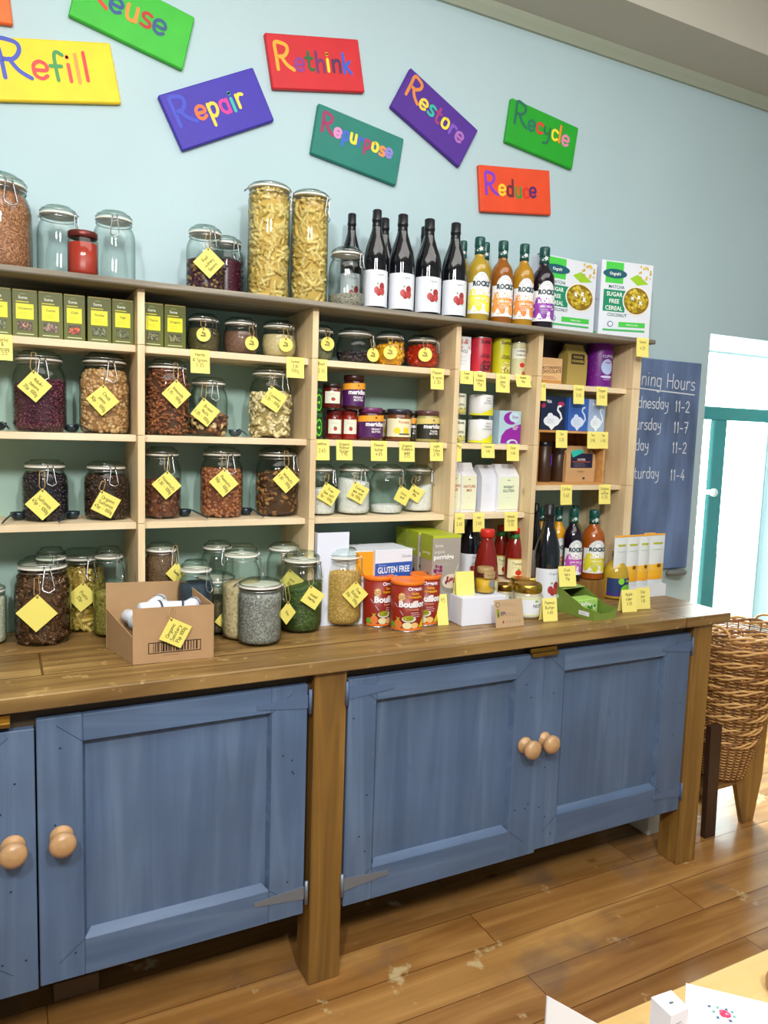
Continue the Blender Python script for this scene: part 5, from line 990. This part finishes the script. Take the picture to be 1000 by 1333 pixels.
# open cardboard display box with white rolls
KR = pm('b08d66', .75, 0, 0, .15, 50, .05, 20); KRI = pm('a0805a', .8)
bx = tag(empty('cardboard_box', (-.355, .22, WT)), 'open brown cardboard box with a barcode on its front, on the worktop', 'box')
def wallq(name, A, B, ha, hb, th=.003, h0=0, mat=KR):
    A = Vector(A)-Vector((-.355, .22)); B = Vector(B)-Vector((-.355, .22)); n_ = Vector((-(B-A).y, (B-A).x)).normalized()*th; m = MB(); v = []
    for P_2, hh_ in ((A, ha), (B, hb)):
        for o_ in (Vector((0, 0)), n_): v += [(P_2.x+o_.x, P_2.y+o_.y, .0006+h0), (P_2.x+o_.x, P_2.y+o_.y, hh_)]
    m.add(v, [(0, 4, 5, 1), (2, 3, 7, 6), (1, 5, 7, 3), (0, 2, 6, 4), (0, 1, 3, 2), (4, 6, 7, 5)], mat); return m.build(name, bx)
FL, FR, BR, BL = (-.430, .137), (-.234, .129), (-.272, .312), (-.470, .316)
fw = wallq('front_panel', FL, FR, .140, .138); wallq('right_panel', FR, BR, .138, .168); wallq('back_panel', BR, BL, .166, .172); wallq('left_panel', BL, FL, .105, .068)
m = MB(); m.add([(x+.355, y-.22, .003) for x, y in (FL, FR, BR, BL)], [(0, 1, 2, 3)], KRI); m.build('bottom', bx)
fx = Vector((FR[0]-FL[0], FR[1]-FL[1])); L_ = fx.length; fx.normalize()
dc = Deco(lambda u, v, d: (FL[0]+.355+fx.x*u+fx.y*d, FL[1]-.22+fx.y*u-fx.x*d, v)); bk_ = '2c1c14'
dc.rect(.036, .024, .164, .026, bk_, 1); dc.rect(.036, .050, .164, .052, bk_, 1); dc.rect(.036, .024, .038, .052, bk_, 1); dc.rect(.162, .024, .164, .052, bk_, 1)
g = random.Random(3); u = .048
while u < .155: wv = g.uniform(.0006, .0042); dc.rect(u, .028, u+wv, .050, bk_, 2); u += wv+g.uniform(.001, .005)
dc.lines(.07, .13, .018, .004, 1, '7a5634'); dc.build('printed_barcode', bx)
for i, (x, y, z, a, ln) in enumerate(((-.375, .175, .128, 18, .075), (-.318, .175, .124, -12, .08), (-.40, .205, .10, 70, .085), (-.28, .175, .128, 60, .05), (-.36, .215, .13, 65, .08), (-.385, .19, .045, 60, .09), (-.388, .21, .080, -55, .09), (-.345, .215, .095, -20, .09), (-.305, .235, .092, 15, .06), (-.405, .265, .085, -60, .07), (-.345, .270, .085, -8, .09), (-.30, .18, .070, 20, .07), (-.40, .24, .02, -60, .09))):
    m = MB(); rr = .019; m.tube([(-ln/2, 0, 0), (-ln/2+.004, 0, 0), (ln/2-.004, 0, 0), (ln/2, 0, 0)], rr, pm('dfe6f2', .6, 0, 0, .5, 60), 14, False, lambda t: .8 if t in (0, 1) else 1)
    q = m.build('white_roll', None, (x, y, WT+z), R(a)); tag(q, 'white wrapped rolls with a dark band lying in the cardboard box', 'roll', 'white rolls in the cardboard box')
    m = MB(); m.lathe([(rr*1.01, -.003), (rr*1.03, -.003), (rr*1.03, .003), (rr*1.01, .003)], pm('3c4a5c', .6), 14); b_ = m.build('band', q, (ln*.2, 0, 0)); b_.rotation_euler = (0, PI/2, 0)
# tag pinned on the box
JARS['box'] = (-.335, .133+.06, .06, .14, WT, PROF['tall'], 0)
o = paper_tag('box', 227, 822, 44, 62, ['Organic', 'Sanitary', '75p 100g'], 'yellow square tag pinned to the front of the cardboard box'); o.location.y = .120; o.rotation_euler.z = 0
# white box, small yellow jar, cards
dwb = MB(); a = .155; dwb.box(0, 0, 0, .158, .092, .088, pm('dfe3f4', .5), .002); q = dwb.build('white_carton', None, (.5385, .168, WT+.0005), -.03); tag(q, 'plain white cardboard box in front of the red sauce bottles', 'box')
m = MB(); m.box(.002, -.0008, .001, .156, .0, .087, pm('e6eaf8', .5)); m.build('front_flap', q)
P = at(632, 771, y=.21); o = tag(empty('small_jar', (P.x, .215, WT+.0895)), 'small jar of yellow powder with a kraft label and grey sticker, on the white box', 'jar')
MB().lathe([(0, .002), (.026, 0), (.031, .004), (.031, .045), (.026, .060), (.024, .062), (.024, .068)], GLASS, 24).build('jar_body', o); MB().lathe([(0, .003), (.026, .003), (.0295, .006), (.0295, .044), (0, .045)], pm('e0ae14', .5, 0, 0, .4, 200), 24).build('yellow_powder', o)
MB().lathe([(.0255, .064), (.0265, .066), (.0265, .08), (.024, .082), (0, .082)], pm('a88a5c', .5), 24).build('lid', o)
dc = Deco(cyl(.0313), True); dc.rect(-.022, .05, .022, .072, 'b49668', 1); dc.text('Turmeric', 0, .058, .005, '5c4420', 0, 2); dc.ell(.006, .034, .013, .013, '8a8c8c', 2); dc.build('printed_label', o)
def tent(l, r_, t, b, lb, ln=(), Y=None, z=WT, dpt=.028, blank=False):
    P1 = at(l, b, z=z) if Y is None else at(l, b, y=Y); P2 = at(r_, b, z=z) if Y is None else at(r_, b, y=Y); yy = (P1.y+P2.y)/2 if Y is None else Y
    x = (P1.x+P2.x)/2; w = max(.03, (at(r_, b, y=yy)-at(l, b, y=yy)).x); h = at((l+r_)/2, t, y=yy).z-z; m = MB(); hd = dpt/2
    for s_ in (-1, 1):
        m.add([(-w/2, s_*hd, 0), (w/2, s_*hd, 0), (w/2, 0, h), (-w/2, 0, h), (-w/2, s_*(hd-.0006), 0), (w/2, s_*(hd-.0006), 0), (w/2, 0, h-.0012), (-w/2, 0, h-.0012)], [(0, 1, 2, 3), (7, 6, 5, 4), (0, 4, 5, 1), (0, 3, 7, 4), (1, 5, 6, 2)], STICK)
    q = m.build('price_card', None, (x, yy+hd, z+.0005), -.12); tag(q, lb, 'card', 'folded yellow price cards on the worktop')
    dc = Deco(lambda u, v, d: (u, -hd*(1-v/h)-d-.0003, v))
    for i, s in enumerate(ln):
        k = h*.13; wd = sum(strokes(c)[0]+.6 for c in s)*k/10; kk = k*min(1, w*.86/wd); x0 = -min(wd, w*.86)/2; xx = 0
        for ch in s:
            wd_, st = strokes(ch)
            for p in st: dc.ribbon([(x0+(xx+a_)*kk/10, h*(.74-.21*i)+b_*kk/10) for a_, b_ in p], .001, INK, 1)
            xx += wd_+.6
    if ln: dc.build('handwriting', q)
tent(596, 618, 745, 772, 'blank folded yellow card on the left of the white box', (), .20, WT+.0885)
tent(709, 726, 780, 809, 'folded yellow card in front of the gold-lidded jar and the green box', ('Peanut', 'Butter', '4.65'))
tent(730, 750, 738, 765, 'folded yellow card perched on the green box', ('Fruit', 'bars', '75p'), .22, WT+.0835)
tent(812, 829, 769, 797, 'folded yellow card, front left of the pair before the white tray', ('Apple', 'cider', '3.20'))
tent(830, 846, 766, 793, 'folded yellow card, right one of the pair before the white tray', ('Oat', 'bar', '1.10'), dpt=.02)
tent(776, 786, 753, 778, 'folded yellow card half hidden behind the yellow bottle', ('2.99',), .37, WT)
tent(692, 706, 754, 790, 'folded yellow card between the gold-lidded jars and the green box', ('2.40',), .27, WT)
tent(572, 585, 776, 812, 'folded yellow card seen edge-on between the tubs and the white box', ('1.95',), .20, WT, .05)
P = at(646, 818, z=WT); w_ = .104; m = MB(); m.add([(0, 0, 0), (w_, 0, 0), (w_, .018, .082), (0, .018, .082), (0, .0012, 0), (w_, .0012, 0), (w_, .0192, .082), (0, .0192, .082)], [(0, 1, 2, 3), (7, 6, 5, 4), (0, 4, 5, 1), (3, 2, 6, 7), (0, 3, 7, 4), (1, 5, 6, 2)], pm('b99c78', .7))
q = m.build('kraft_card', None, (P.x, P.y, WT+.0005), -.02); tag(q, 'brown kraft information card with small print leaning before the gold-lidded jar', 'card')
dc = Deco(lambda u, v, d: (u, v*.2195-d, v)); dc.ell(.012, .068, .0075, .0075, '3c3830', 1); dc.ell(.012, .068, .006, .006, 'b99c78', 2); dc.lines(.024, .09, .070, .006, 2, '8a7258'); dc.rect(.007, .03, .016, .055, '7c8c2c', 1); dc.rect(.008, .034, .015, .044, '5c6c1c', 2); dc.text('EPI', .029, .036, .011, '4c3c5c', .02, 2); dc.lines(.038, .092, .040, .006, 2, '7a5c5c')
for i in range(6): dc.ell(.028+.012*i, .016, .0035, .0045, ('a83c3c' if not i else 'a8906c'), 1, 8)
dc.build('printed_text', q)
def goldjar(l, r_, t, b, lb, Y=None):
    p = spot(l, r_, t, b, WT, Y)
    def lab(dc, r, h): dc.rect(-1.3*r, .08*h, 1.3*r, .64*h, 'e4e8f2', 1); dc.rect(-1.3*r, .10*h, 1.3*r, .13*h, 'd8dc7c', 2); dc.rect(-1.3*r, .59*h, 1.3*r, .62*h, 'd8dc7c', 2); dc.rect(.1*r, .5*h, .35*r, .56*h, '8cb43c', 2); dc.text('NUT', .3*r, .34*h, .10*h, '4c5458', .02, 2)
    vessel('gold_lidded_jar', lb, 'jar', 'squat jars with gold lids', p, WT, [(0, .01), (.85, 0), (.97, .03), (1, .1), (1, .62), (.93, .72), (.88, .76), (0, .76)], pm('c9bfa0', .15, 0, .5), [('lid', [(.95, .75), (1.0, .77), (1.0, .93), (.95, .98), (.90, 1), (.84, .985), (0, .985)], GOLD)], lab, -.2)
goldjar(666, 704, 759, 806, 'squat white-labelled jar with a gold lid at the front, behind the kraft card')
goldjar(643, 668, 760, 795, 'squat jar with a gold lid behind the right end of the white box')
goldjar(664, 699, 752, 790, 'squat jar with a gold lid standing behind the front gold-lidded one', .32)
# green display carton
GB = pm('75903c', .45); gx = tag(empty('green_carton', (.965, .31, WT+.0004)), 'green wedge-shaped display carton with white lettering on the worktop', 'carton')
a_ = Vector((.959-.965, -.002)); f_ = Vector((.983-.965, .0744-.31)); r2 = Vector((.107, .012))
def gq(name, pts, mat): m = MB(); n = len(pts); m.add([tuple(p) for p in pts], [tuple(range(n))], mat); m.add([(p[0]+.0008, p[1]+.0008, p[2]) for p in pts], [tuple(reversed(range(n)))], pm('9c7c50', .8)); return m.build(name, gx)
V3 = lambda p, z: (p.x, p.y, z)
bl, fl, fr, br = a_, f_, f_+r2, a_+r2; t1 = a_+(f_-a_)*.42
gq('side_wall', [V3(fl, 0), V3(bl, 0), V3(bl, .084), V3(t1, .076), V3(a_+(f_-a_)*.82, .035), V3(fl, .035)], GB); gq('side_wall', [V3(br, 0), V3(fr, 0), V3(fr, .035), V3(a_+(f_-a_)*.82+r2, .035), V3(t1+r2, .076), V3(br, .084)], GB)
gq('front_wall', [V3(fl, 0), V3(fl, .035), V3(fl+r2*.3, .022), V3(fl+r2*.75, .022), V3(fr, .035), V3(fr, 0)], GB); gq('back_wall', [V3(br, 0), V3(br, .084), V3(bl, .084), V3(bl, 0)], GB)
gq('base', [V3(bl, .002), V3(fl, .002), V3(fr, .002), V3(br, .002)], pm('9c7c50', .8)); gq('top_cover', [V3(bl, .084), V3(t1, .078), V3(t1+r2, .078), V3(br, .084)], pm('92b458', .45))
ax = (f_-a_); al = ax.length; an = ax.normalized()
dc = Deco(lambda u, v, d: (a_.x+an.x*u-d, a_.y+an.y*u, v)); dc.text('kallo', .055, .045, .018, 'e4ecd4', .03, 2); dc.rect(.17, .010, .215, .024, 'e2e6ee', 1); dc.lines(.178, .21, .016, .01, 1, '6c6c8c', .001); dc.build('printed_side', gx)
dc = Deco(lambda u, v, d: (t1.x+r2.x*(u+.5)+an.x*v, t1.y+r2.y*(u+.5)+an.y*v-d*.2, .079-v*.1+d)); dc.text('kallo', 0, -.045, .016, 'f2f6e8', .03, 3, .08)
dc.build('printed_top', gx)
m = MB(); m.box(0, 0, 0, .088, .055, .05, pm('a4d468', .5), .002); q = m.build('snack_pack', None, (.982, .148, WT+.003), .05); tag(q, 'light green snack pack standing inside the green display carton', 'packet'); dc = Deco(flat(0)); dc.text('kallo', .03, .03, .014, 'f2f6e8', .03, 2); dc.blobs(.045, .005, .08, .03, .006, 10, ['5ca82c', 'e8f0d8', '3c8c1c'], 2, 3); dc.build('printed_front', q)
# yellow bottle with gold cap
def ylab(dc, r, h):
    dc.rect(-r*1.35, .08*h, r*1.35, .46*h, '243c6c', 1); dc.rect(-r*1.35, .08*h, r*1.35, .15*h, '3c2c7c', 2); dc.ell(.35*r, .24*h, .55*r, .085*h, '7cc82c', 3); dc.ell(-.2*r, .40*h, .25*r, .07*h, '8cd43c', 3); dc.text('Seno', .45*r, .385*h, .05*h, '9cd83c', .04, 4); dc.lines(0, .7*r, .25*h, .03*h, 2, '4c8c1c')
vessel('cordial_bottle', 'rounded yellow bottle with gold cap and navy and green label', 'bottle', None, spot(783, 816, 718, 781, WT), WT, [(0, .02), (.7, .0), (.95, .02), (1, .06), (1, .48), (.96, .58), (.84, .68), (.60, .77), (.36, .82), (.30, .86), (.30, .90), (0, .90)], pm('b99a2c', .1, 0, .6), [('cap', [(.33, .88), (.36, .885), (.36, .94), (.34, .945), (.36, .955), (.36, .995), (.3, 1), (0, 1)], GOLD)], ylab, -.1)
# tray of sachets
ty = tag(empty('sachet_tray', (1.45, .29, WT+.0004)), 'white cardboard tray holding the sachets at the right end of the worktop', 'tray')
WH = pm('dfe3ea', .5)
for nm, b_ in (('base', (-.10, 0, 0, .088, .09, .002)), ('front_wall', (-.10, 0, .002, .088, .002, .045)), ('back_wall', (-.10, .088, .002, .088, .09, .045)), ('side_wall', (-.10, .002, .002, -.098, .088, .045)), ('side_wall', (.086, .002, .002, .088, .088, .045))):
    MB().box(*b_, WH).build(nm, ty)
dc = Deco(flat(0)); dc.ell(-.005, .03, .006, .004, '5ca83c', 1); dc.ell(.002, .026, .005, .006, 'e8b82c', 2); dc.build('printed_mark', ty)
for i, (l, r_, yy, lb) in enumerate(((801, 818, .300, 'white and orange sachet at the left end, behind the yellow bottle'), (816, 833, .302, 'white and orange sachet second from the left'), (832, 847, .305, 'white and orange sachet in the middle of the tray'), (839, 853, .335, 'white and orange sachet set back behind the others'), (846, 866, .310, 'white and orange sachet at the right end of the tray'))):
    P1, P2 = at(l, 728, y=yy), at(r_, 728, y=yy); w = P2.x-P1.x; h = .232; m = MB(); N = 8
    v = []; f = []
    for s_ in (-1, 1):
        for j in range(N+1):
            z_ = h*j/N; th = .008*math.sin(PI*j/N)**.6; 
            for k in range(5): e_ = th*math.sin(PI*k/4) if 0 < k < 4 else 0; v.append((-w/2+w*k/4, s_*(e_+.0006), z_))
    for s_ in (0, 1):
        for j in range(N):
            for k in range(4): a0 = s_*(N+1)*5+j*5+k; f.append((a0, a0+1, a0+6, a0+5) if not s_ else (a0+5, a0+6, a0+1, a0))
    m.add(v, f, pm('dfe4e6', .3), True); q = m.build('sachet', None, ((P1.x+P2.x)/2, yy+.008, WT+.0035)); tag(q, lb+' in the white tray' if 'tray' not in lb else lb, 'sachet', 'white and orange sachets')
    dc = Deco(lambda u, v_, d: (u, -.0006-d-.008*math.sin(PI*min(1, max(0, v_/h)))**.6*math.sin(PI*min(1, max(0, (u+w/2)/w))), v_), True); dc.d = .0003
    dc.rect(-w/2, .975*h, w/2, h, 'f0a81c', 2); dc.rect(-w*.46, .30*h, w*.46, .40*h, 'f2b428', 2); dc.rect(-w*.46, .40*h, w*.46, .50*h, 'f0bc4c', 2); dc.rect(-w*.46, .25*h, w*.46, .30*h, 'f4a81c', 2); dc.ell(.06*w, .47*h, .3*w, .045*h, 'f4bc2c', 4); dc.ell(.1*w, .475*h, .15*w, .03*h, '7c4a14', 5)
    dc.rect(-.28*w, .83*h, .32*w, .86*h, 'b8bc2c', 2); dc.rect(-.3*w, .74*h, .35*w, .75*h, 'b8d0b8', 2); dc.rect(-.3*w, .12*h, .1*w, .15*h, '6cc050', 2); dc.rect(-w/2, 0, w/2, .02*h, '8c1c5c', 2); dc.build('printed_front', q)

# ---------------------------------------------------------------- scoops on the shelves
def scoop(bx_, by_, hx_, hy_, z, lb, colr='2c3a44', Yb=.455, Yh=.343):
    B_ = at(bx_, by_, y=Yb); H_ = at(hx_, hy_, y=Yh); d = Vector((H_.x-B_.x, Yh-Yb, 0)); m = MB(); mt = pm(colr, .3, .3)
    rr = .020; prof = [(.0, 0), (rr*.6, .002), (rr*.92, .010), (rr, .020), (rr*.95, .0205), (rr*.86, .011), (rr*.5, .004), (0, .0025)]
    m.lathe(prof, mt, 18); o = m.build('measuring_scoop', None, (B_.x, Yb, z+.0008)); tag(o, lb, 'scoop', 'dark metal scoops on the shelves')
    h2 = MB(); dn = d.normalized(); h2.tube([dn*rr*.9+Vector((0, 0, .018)), dn*(rr+.02)+Vector((0, 0, .022)), d*.75+Vector((0, 0, .014)), d+Vector((0, 0, .006))], .0038, mt, 8, False, lambda t: 1-.3*t, .5); h2.build('handle', o)
scoop(-2, 560, 12, 570, RB, 'dark scoop at the left picture edge beside the purple-red bean jar')
scoop(93, 555, 117, 567, RB, 'dark scoop between the purple-red bean jar and the chickpea jar')
scoop(306, 562, 322, 574, RB, 'grey scoop between the brazil nut and cashew jars', '4c5a64')
scoop(24, 668, 3, 687, RC, 'dark scoop left of the black dried fruit jar, handle over the shelf edge')
scoop(94, 668, 77, 684, RC, 'dark scoop between the two jars of dark dried fruit')
scoop(240, 666, 270, 681, RC, 'dark scoop between the hazelnut and peanut jars')
scoop(320, 665, 343, 677, RC, 'dark scoop between the peanut and walnut jars')

# ---------------------------------------------------------------- price labels
PL = [(-10, 16, 435, 469, ('Garlic', '&', 'Spring', '1.55'), RA, 'large price label cut by the left picture edge'), (248, 273, 455, 486, ('Herbs', '& Spices', '1.35'), RA, 'under the squat herb jars'),
 (373, 396, 464, 492, ('Sumac', '3.30', '100g'), RA, 'under the cream powder jar beside the upright'), (411, 426, 467, 496, ('Basil', '2.10'), RA, 'just right of the second upright, top shelf'), (561, 578, 480, 507, ('Pepper', '& spice', '2.30'), RA, 'under the red preserve jar'),
 (599, 616, 482, 500, ('Tinned', '1.20'), RA, 'under the white carton'), (617, 633, 483, 509, ('Red', 'kidney', '95p'), RA, 'under the pinkish red tin'), (646, 664, 485, 511, ('Chick', 'peas', '95p'), RA, 'under the yellow-green tin'), (671, 690, 487, 504, ('Chopped', '80p'), RA, 'under the pale tomato tin'),
 (704, 711, 498, 522, ('1.75',), ZA5, 'narrow one at the left of the top right bay'), (747, 761, 501, 526, ('Cocoa', '2.65'), ZA5, 'under the khaki packet'), (777, 791, 505, 528, ('Clipper', '3.40'), ZA5, 'under the big purple tub'),
 (410, 429, 571, 599, ('Mellow', '2.65'), RB, 'at the left end under the jars of spread'), (438, 459, 572, 599, ('Organic', 'Peanut', 'Butter', '1.95'), RB, 'under the dark red jam jars'), (483, 504, 574, 600, ('Peanut', 'butter', '4.65'), RB, 'under the purple-lidded jar'),
 (520, 540, 575, 601, ('Organic', 'Pumpkin', 'seed', '3.15'), RB, 'under the pumpkin jar'), (560, 577, 576, 600, ('Light', 'Tahini', '2.90'), RB, 'under the black and cream labelled jar'),
 (594, 601, 576, 601, ('99p',), RB, 'narrow one under the cream tins'), (627, 644, 577, 596, ('Coconut', '1.65'), RB, 'under the stacked white tins'), (660, 676, 578, 600, ('Soya', '1.40'), RB, 'under the purple carton'),
 (779, 792, 562, 584, ('Tea', '4.90'), None, 'at the right end on the crate top'), (724, 739, 559, 583, ('Tea', '3.20'), None, 'under the navy tea box'), (765, 779, 561, 584, ('Tea', '3.90'), None, 'left one of the touching pair on the crate top'),
 (730, 745, 633, 657, ('Coffee', '5.60'), ZB5, 'under the kraft coffee bag'), (780, 795, 633, 656, ('Organic', 'coffee', '4.70'), ZB5, 'at the right end under the crate'),
 (592, 605, 667, 694, ('Mix', '2.40'), RC, 'at the left under the white paper bags'), (616, 631, 668, 692, ('Mix', '2.60'), RC, 'in the middle under the white paper bags'), (657, 674, 667, 691, ('Wheat', 'Gluten', '3.70'), RC, 'under the wheat gluten bag')]
for l, r_, t, b, ln, z, lb in PL:
    price_label(l, r_, t, b, ln, 'yellow price label '+lb, z if z is not None else ZK, lean=(.006 if 'tomato' in lb else 0))
price_label(829, 845, 441, 465, ('Cereal', '4.25'), 'yellow price label on the right end of the top board', ZT, .2895)

# ---------------------------------------------------------------- stack of wicker baskets on a low stand
WK = [pm('8a5a2a', .55, 0, 0, .2, 60, .2, 30), pm('d4a566', .5, 0, 0, .2, 60, .2, 30), pm('8c5a2a', .6)]
def basket():
    o = empty('wicker_basket', (0, 0, 0)); H_ = .20; Rr = 1.0
    rad = lambda z: .105+.055*(z/H_)**.8; NS_ = 26
    w = MB()
    for j in range(24):
        z = .008+j*(H_-.02)/24; r0 = rad(z); ph = j % 2; pts = []
        for k in range(NS_*4):
            a = 2*PI*k/(NS_*4); pts.append(((r0+.0042*math.cos(a*NS_/1+PI*ph))*math.cos(a), (r0+.0042*math.cos(a*NS_/1+PI*ph))*math.sin(a), z))
        w.tube(pts, .0030, WK[j % 2], 5, True)
    w.build('woven_wall', o)
    s_ = MB()
    for k in range(NS_):
        a = 2*PI*(k+.5)/NS_; s_.tube([(rad(z)*math.cos(a), rad(z)*math.sin(a), z) for z in (0, .05, .1, .15, H_-.002)], .0026, WK[2], 5)
    s_.build('stakes', o)
    rm = MB()
    for ph in range(3): rm.tube([((rad(H_)+.004*math.cos(6*a+ph*2.1))*math.cos(a), (rad(H_)+.004*math.cos(6*a+ph*2.1))*math.sin(a), H_-.004+.010*math.sin(6*a+ph*2.1)) for a in [2*PI*i/120 for i in range(120)]], .0055, WK[1 if ph else 0], 6, True)
    rm.build('braided_rim', o)
    bs = MB(); bs.lathe([(.104, 0), (.106, .006), (.104, .010), (0, .010)], WK[0], 30); bs.build('base', o)
    return o
def basket_handles(o):
    H_ = .20; rad = lambda z: .16
    for s2 in (-1, 1):
        h = MB()
        for q in (0, 1): h.tube([(s2*(rad(H_)+.004*math.cos(t*18+q*PI)), .045*math.cos(t), H_+.035*math.sin(t)+.003*math.sin(t*18+q*PI)) for t in [PI*i/24 for i in range(25)]], .0042, WK[1], 6)
        h.build('handle', o)
    return o
b0 = basket(); NB = 9
LB = ['bottom wicker basket of the stack, resting on the stand', 'second wicker basket up from the bottom of the stack', 'third wicker basket up from the bottom of the stack', 'fourth wicker basket up from the bottom of the stack', 'middle wicker basket, fifth from either end of the stack',
      'wicker basket fourth from the top of the stack', 'wicker basket third from the top of the stack', 'wicker basket just below the topmost one', 'topmost wicker basket of the stack, its open inside in view']
for i in range(NB):
    o = b0 if i == 0 else copy_tree(b0)
    t = i/(NB-1); sc = .80+.38*t; o.scale = (sc, sc, .82+.16*t); zr = .355+.388*t; hh = .20*(.82+.16*t)
    if i == NB-1: basket_handles(o)
    o.location = (1.80+.145*t, .195+.055*t, zr-hh); o.rotation_euler.z = R(65+(i*37 % 30)-15 if i < NB-1 else 8); tag(o, LB[i], 'basket', 'stacked wicker baskets')
st = tag(empty('wooden_stand', (1.80, .2, 0)), 'low brown wooden stand with tapered legs under the wicker baskets', 'stand'); SW = POSTW
SHADE_LEG = pm('3a2418', .5)  # darker brown for the left legs, their shadow put into the colour
def legp(poly, y0, y1, mat, nm='leg'): m = MB(); m.prism([(x-1.80, z) for x, z in poly], y0-.2, y1-.2, mat); m.build(nm, st)
legp([(1.628, 0), (1.683, 0), (1.672, .44), (1.612, .44)], .10, .122, SHADE_LEG); legp([(1.862, 0), (1.922, 0), (1.955, .18), (1.962, .41), (1.90, .41), (1.80, .185)], .118, .138, SW)
legp([(1.645, 0), (1.69, 0), (1.68, .40), (1.63, .40)], .345, .365, SHADE_LEG); legp([(1.88, 0), (1.93, 0), (1.965, .40), (1.91, .40)], .345, .365, SW)
MB().box(-.14, -.08, .170, .14, .15, .185, SW, .001).build('seat_board', st)

# ---------------------------------------------------------------- table in the near right corner
tb = tag(empty('table', (.5, -1.4, 0)), 'pale birch table in the near right corner', 'table')
MB().box(-.75, -.5, .722, .75, .332, .75, BIRCH, .003).build('tabletop', tb)
for x in (-.68, .68):
    for y in (-.45, .27): MB().box(x-.025, y-.025, 0, x+.025, y+.025, .722, BIRCH, .002).build('leg', tb)
TZ = .7505; WC = pm('e6e9f6', .6)
A = at(713, 1297, y=-1.12); B = at(790, 1344, y=-1.12); m = MB(); pts = [(A.x, TZ), (B.x+.02, TZ), (B.x+.02, B.z-.012), (A.x, A.z)]
m.prism([(x-A.x, z-TZ) for x, z in pts], 0, .0012, WC); m.prism([(x-A.x, z-TZ) for x, z in pts[:2]]+[(B.x+.02-A.x, B.z-.012-TZ), (0, A.z-TZ)], .0013, .002, WC)
tag(m.build('folded_card', None, (A.x, -1.12, TZ)), 'white card standing at the edge of the pale table with a slanting top', 'card')
zt = .835; c_ = [at(px, py, z=zt) for px, py in ((848, 1298), (874, 1289), (897, 1312), (874, 1323))]; m = MB(); v = [(p.x-c_[0].x, p.y-c_[0].y, zz) for zz in (0, zt-TZ) for p in c_]
m.add(v, [(0, 1, 2, 3), (7, 6, 5, 4), (0, 4, 5, 1), (1, 5, 6, 2), (2, 6, 7, 3), (3, 7, 4, 0)], pm('e2e4f4', .5)); q = m.build('small_carton', None, (c_[0].x, c_[0].y, TZ)); tag(q, 'small upright white carton with tiny grey print on the pale table', 'box')
e1 = (c_[2]-c_[3]); e1l = e1.length; e1n = e1.normalized(); o3 = c_[3]-c_[0]
dc = Deco(lambda u, v_, d: (o3.x+e1n.x*u+e1n.y*d, o3.y+e1n.y*u-e1n.x*d, v_)); dc.lines(e1l*.15, e1l*.85, (zt-TZ)*.85, .004, 12, '6c6e7c', .0008); dc.build('printed_side', q)
dc = Deco(lambda u, v_, d: ((c_[1]-c_[0]).x*u+o3.x*v_, (c_[1]-c_[0]).y*u+o3.y*v_, zt-TZ+d)); dc.d = .0004; dc.rect(.4, .45, .6, .55, '5c5e74', 1); dc.rect(.2, .65, .8, .67, '9a9cac', 1); dc.rect(.2, .3, .7, .32, '9a9cac', 1); dc.build('printed_top', q)
c2 = [at(px, py, z=TZ) for px, py in ((893, 1281), (1062, 1322), (1050, 1440), (889, 1400))]; m = MB(); cc = c2[0]
m.add([(p.x-cc.x, p.y-cc.y, zz) for zz in (0, .0015) for p in c2], [(0, 3, 2, 1), (4, 5, 6, 7), (0, 1, 5, 4), (1, 2, 6, 5), (2, 3, 7, 6), (3, 0, 4, 7)], pm('e4e6f2', .8, 0, 0, .3, 300)); q = m.build('embroidered_card', None, (cc.x, cc.y, TZ)); tag(q, 'white card with an embroidered pink flower lying on the pale table', 'card')
fc_ = at(943, 1322, z=TZ)-cc; rx = RT.xy.normalized(); fy = Vector((FW.x, FW.y)).normalized()
dc = Deco(lambda u, v_, d: (fc_.x+rx.x*u+fy.x*v_, fc_.y+rx.y*u+fy.y*v_, .0016+d)); dc.blobs(-.004, -.004, .005, .004, .0035, 16, ['d83c6c', 'e86a90', 'c82c5c', 'f090b0'], 2, 3)
for du, dv, c3 in ((-.012, .004, '5c9c94'), (-.011, -.006, '1c5c7c'), (.011, -.004, '6cac9c'), (.006, .008, '1c5c7c'), (-.004, .011, '6cac9c'), (.003, -.011, '2c4c7c'), (-.014, .013, '2c5c84'), (.012, .004, '5c9c94')): dc.star(du, dv, .0034, c3, 1, 4, .45)
dc.build('embroidered_flower', q)
P = at(1019, 1292, z=TZ); m = MB(); m.lathe([(0, 0), (.016, 0), (.020, .004), (.022, .014), (.020, .022), (.014, .026), (0, .027)], pm('c08c5c', .4, 0, 0, 0, 80, .15, 40), 24); tag(m.build('wooden_pot', None, (P.x, P.y, TZ)), 'small round turned wooden pot at the right picture edge on the table', 'pot')
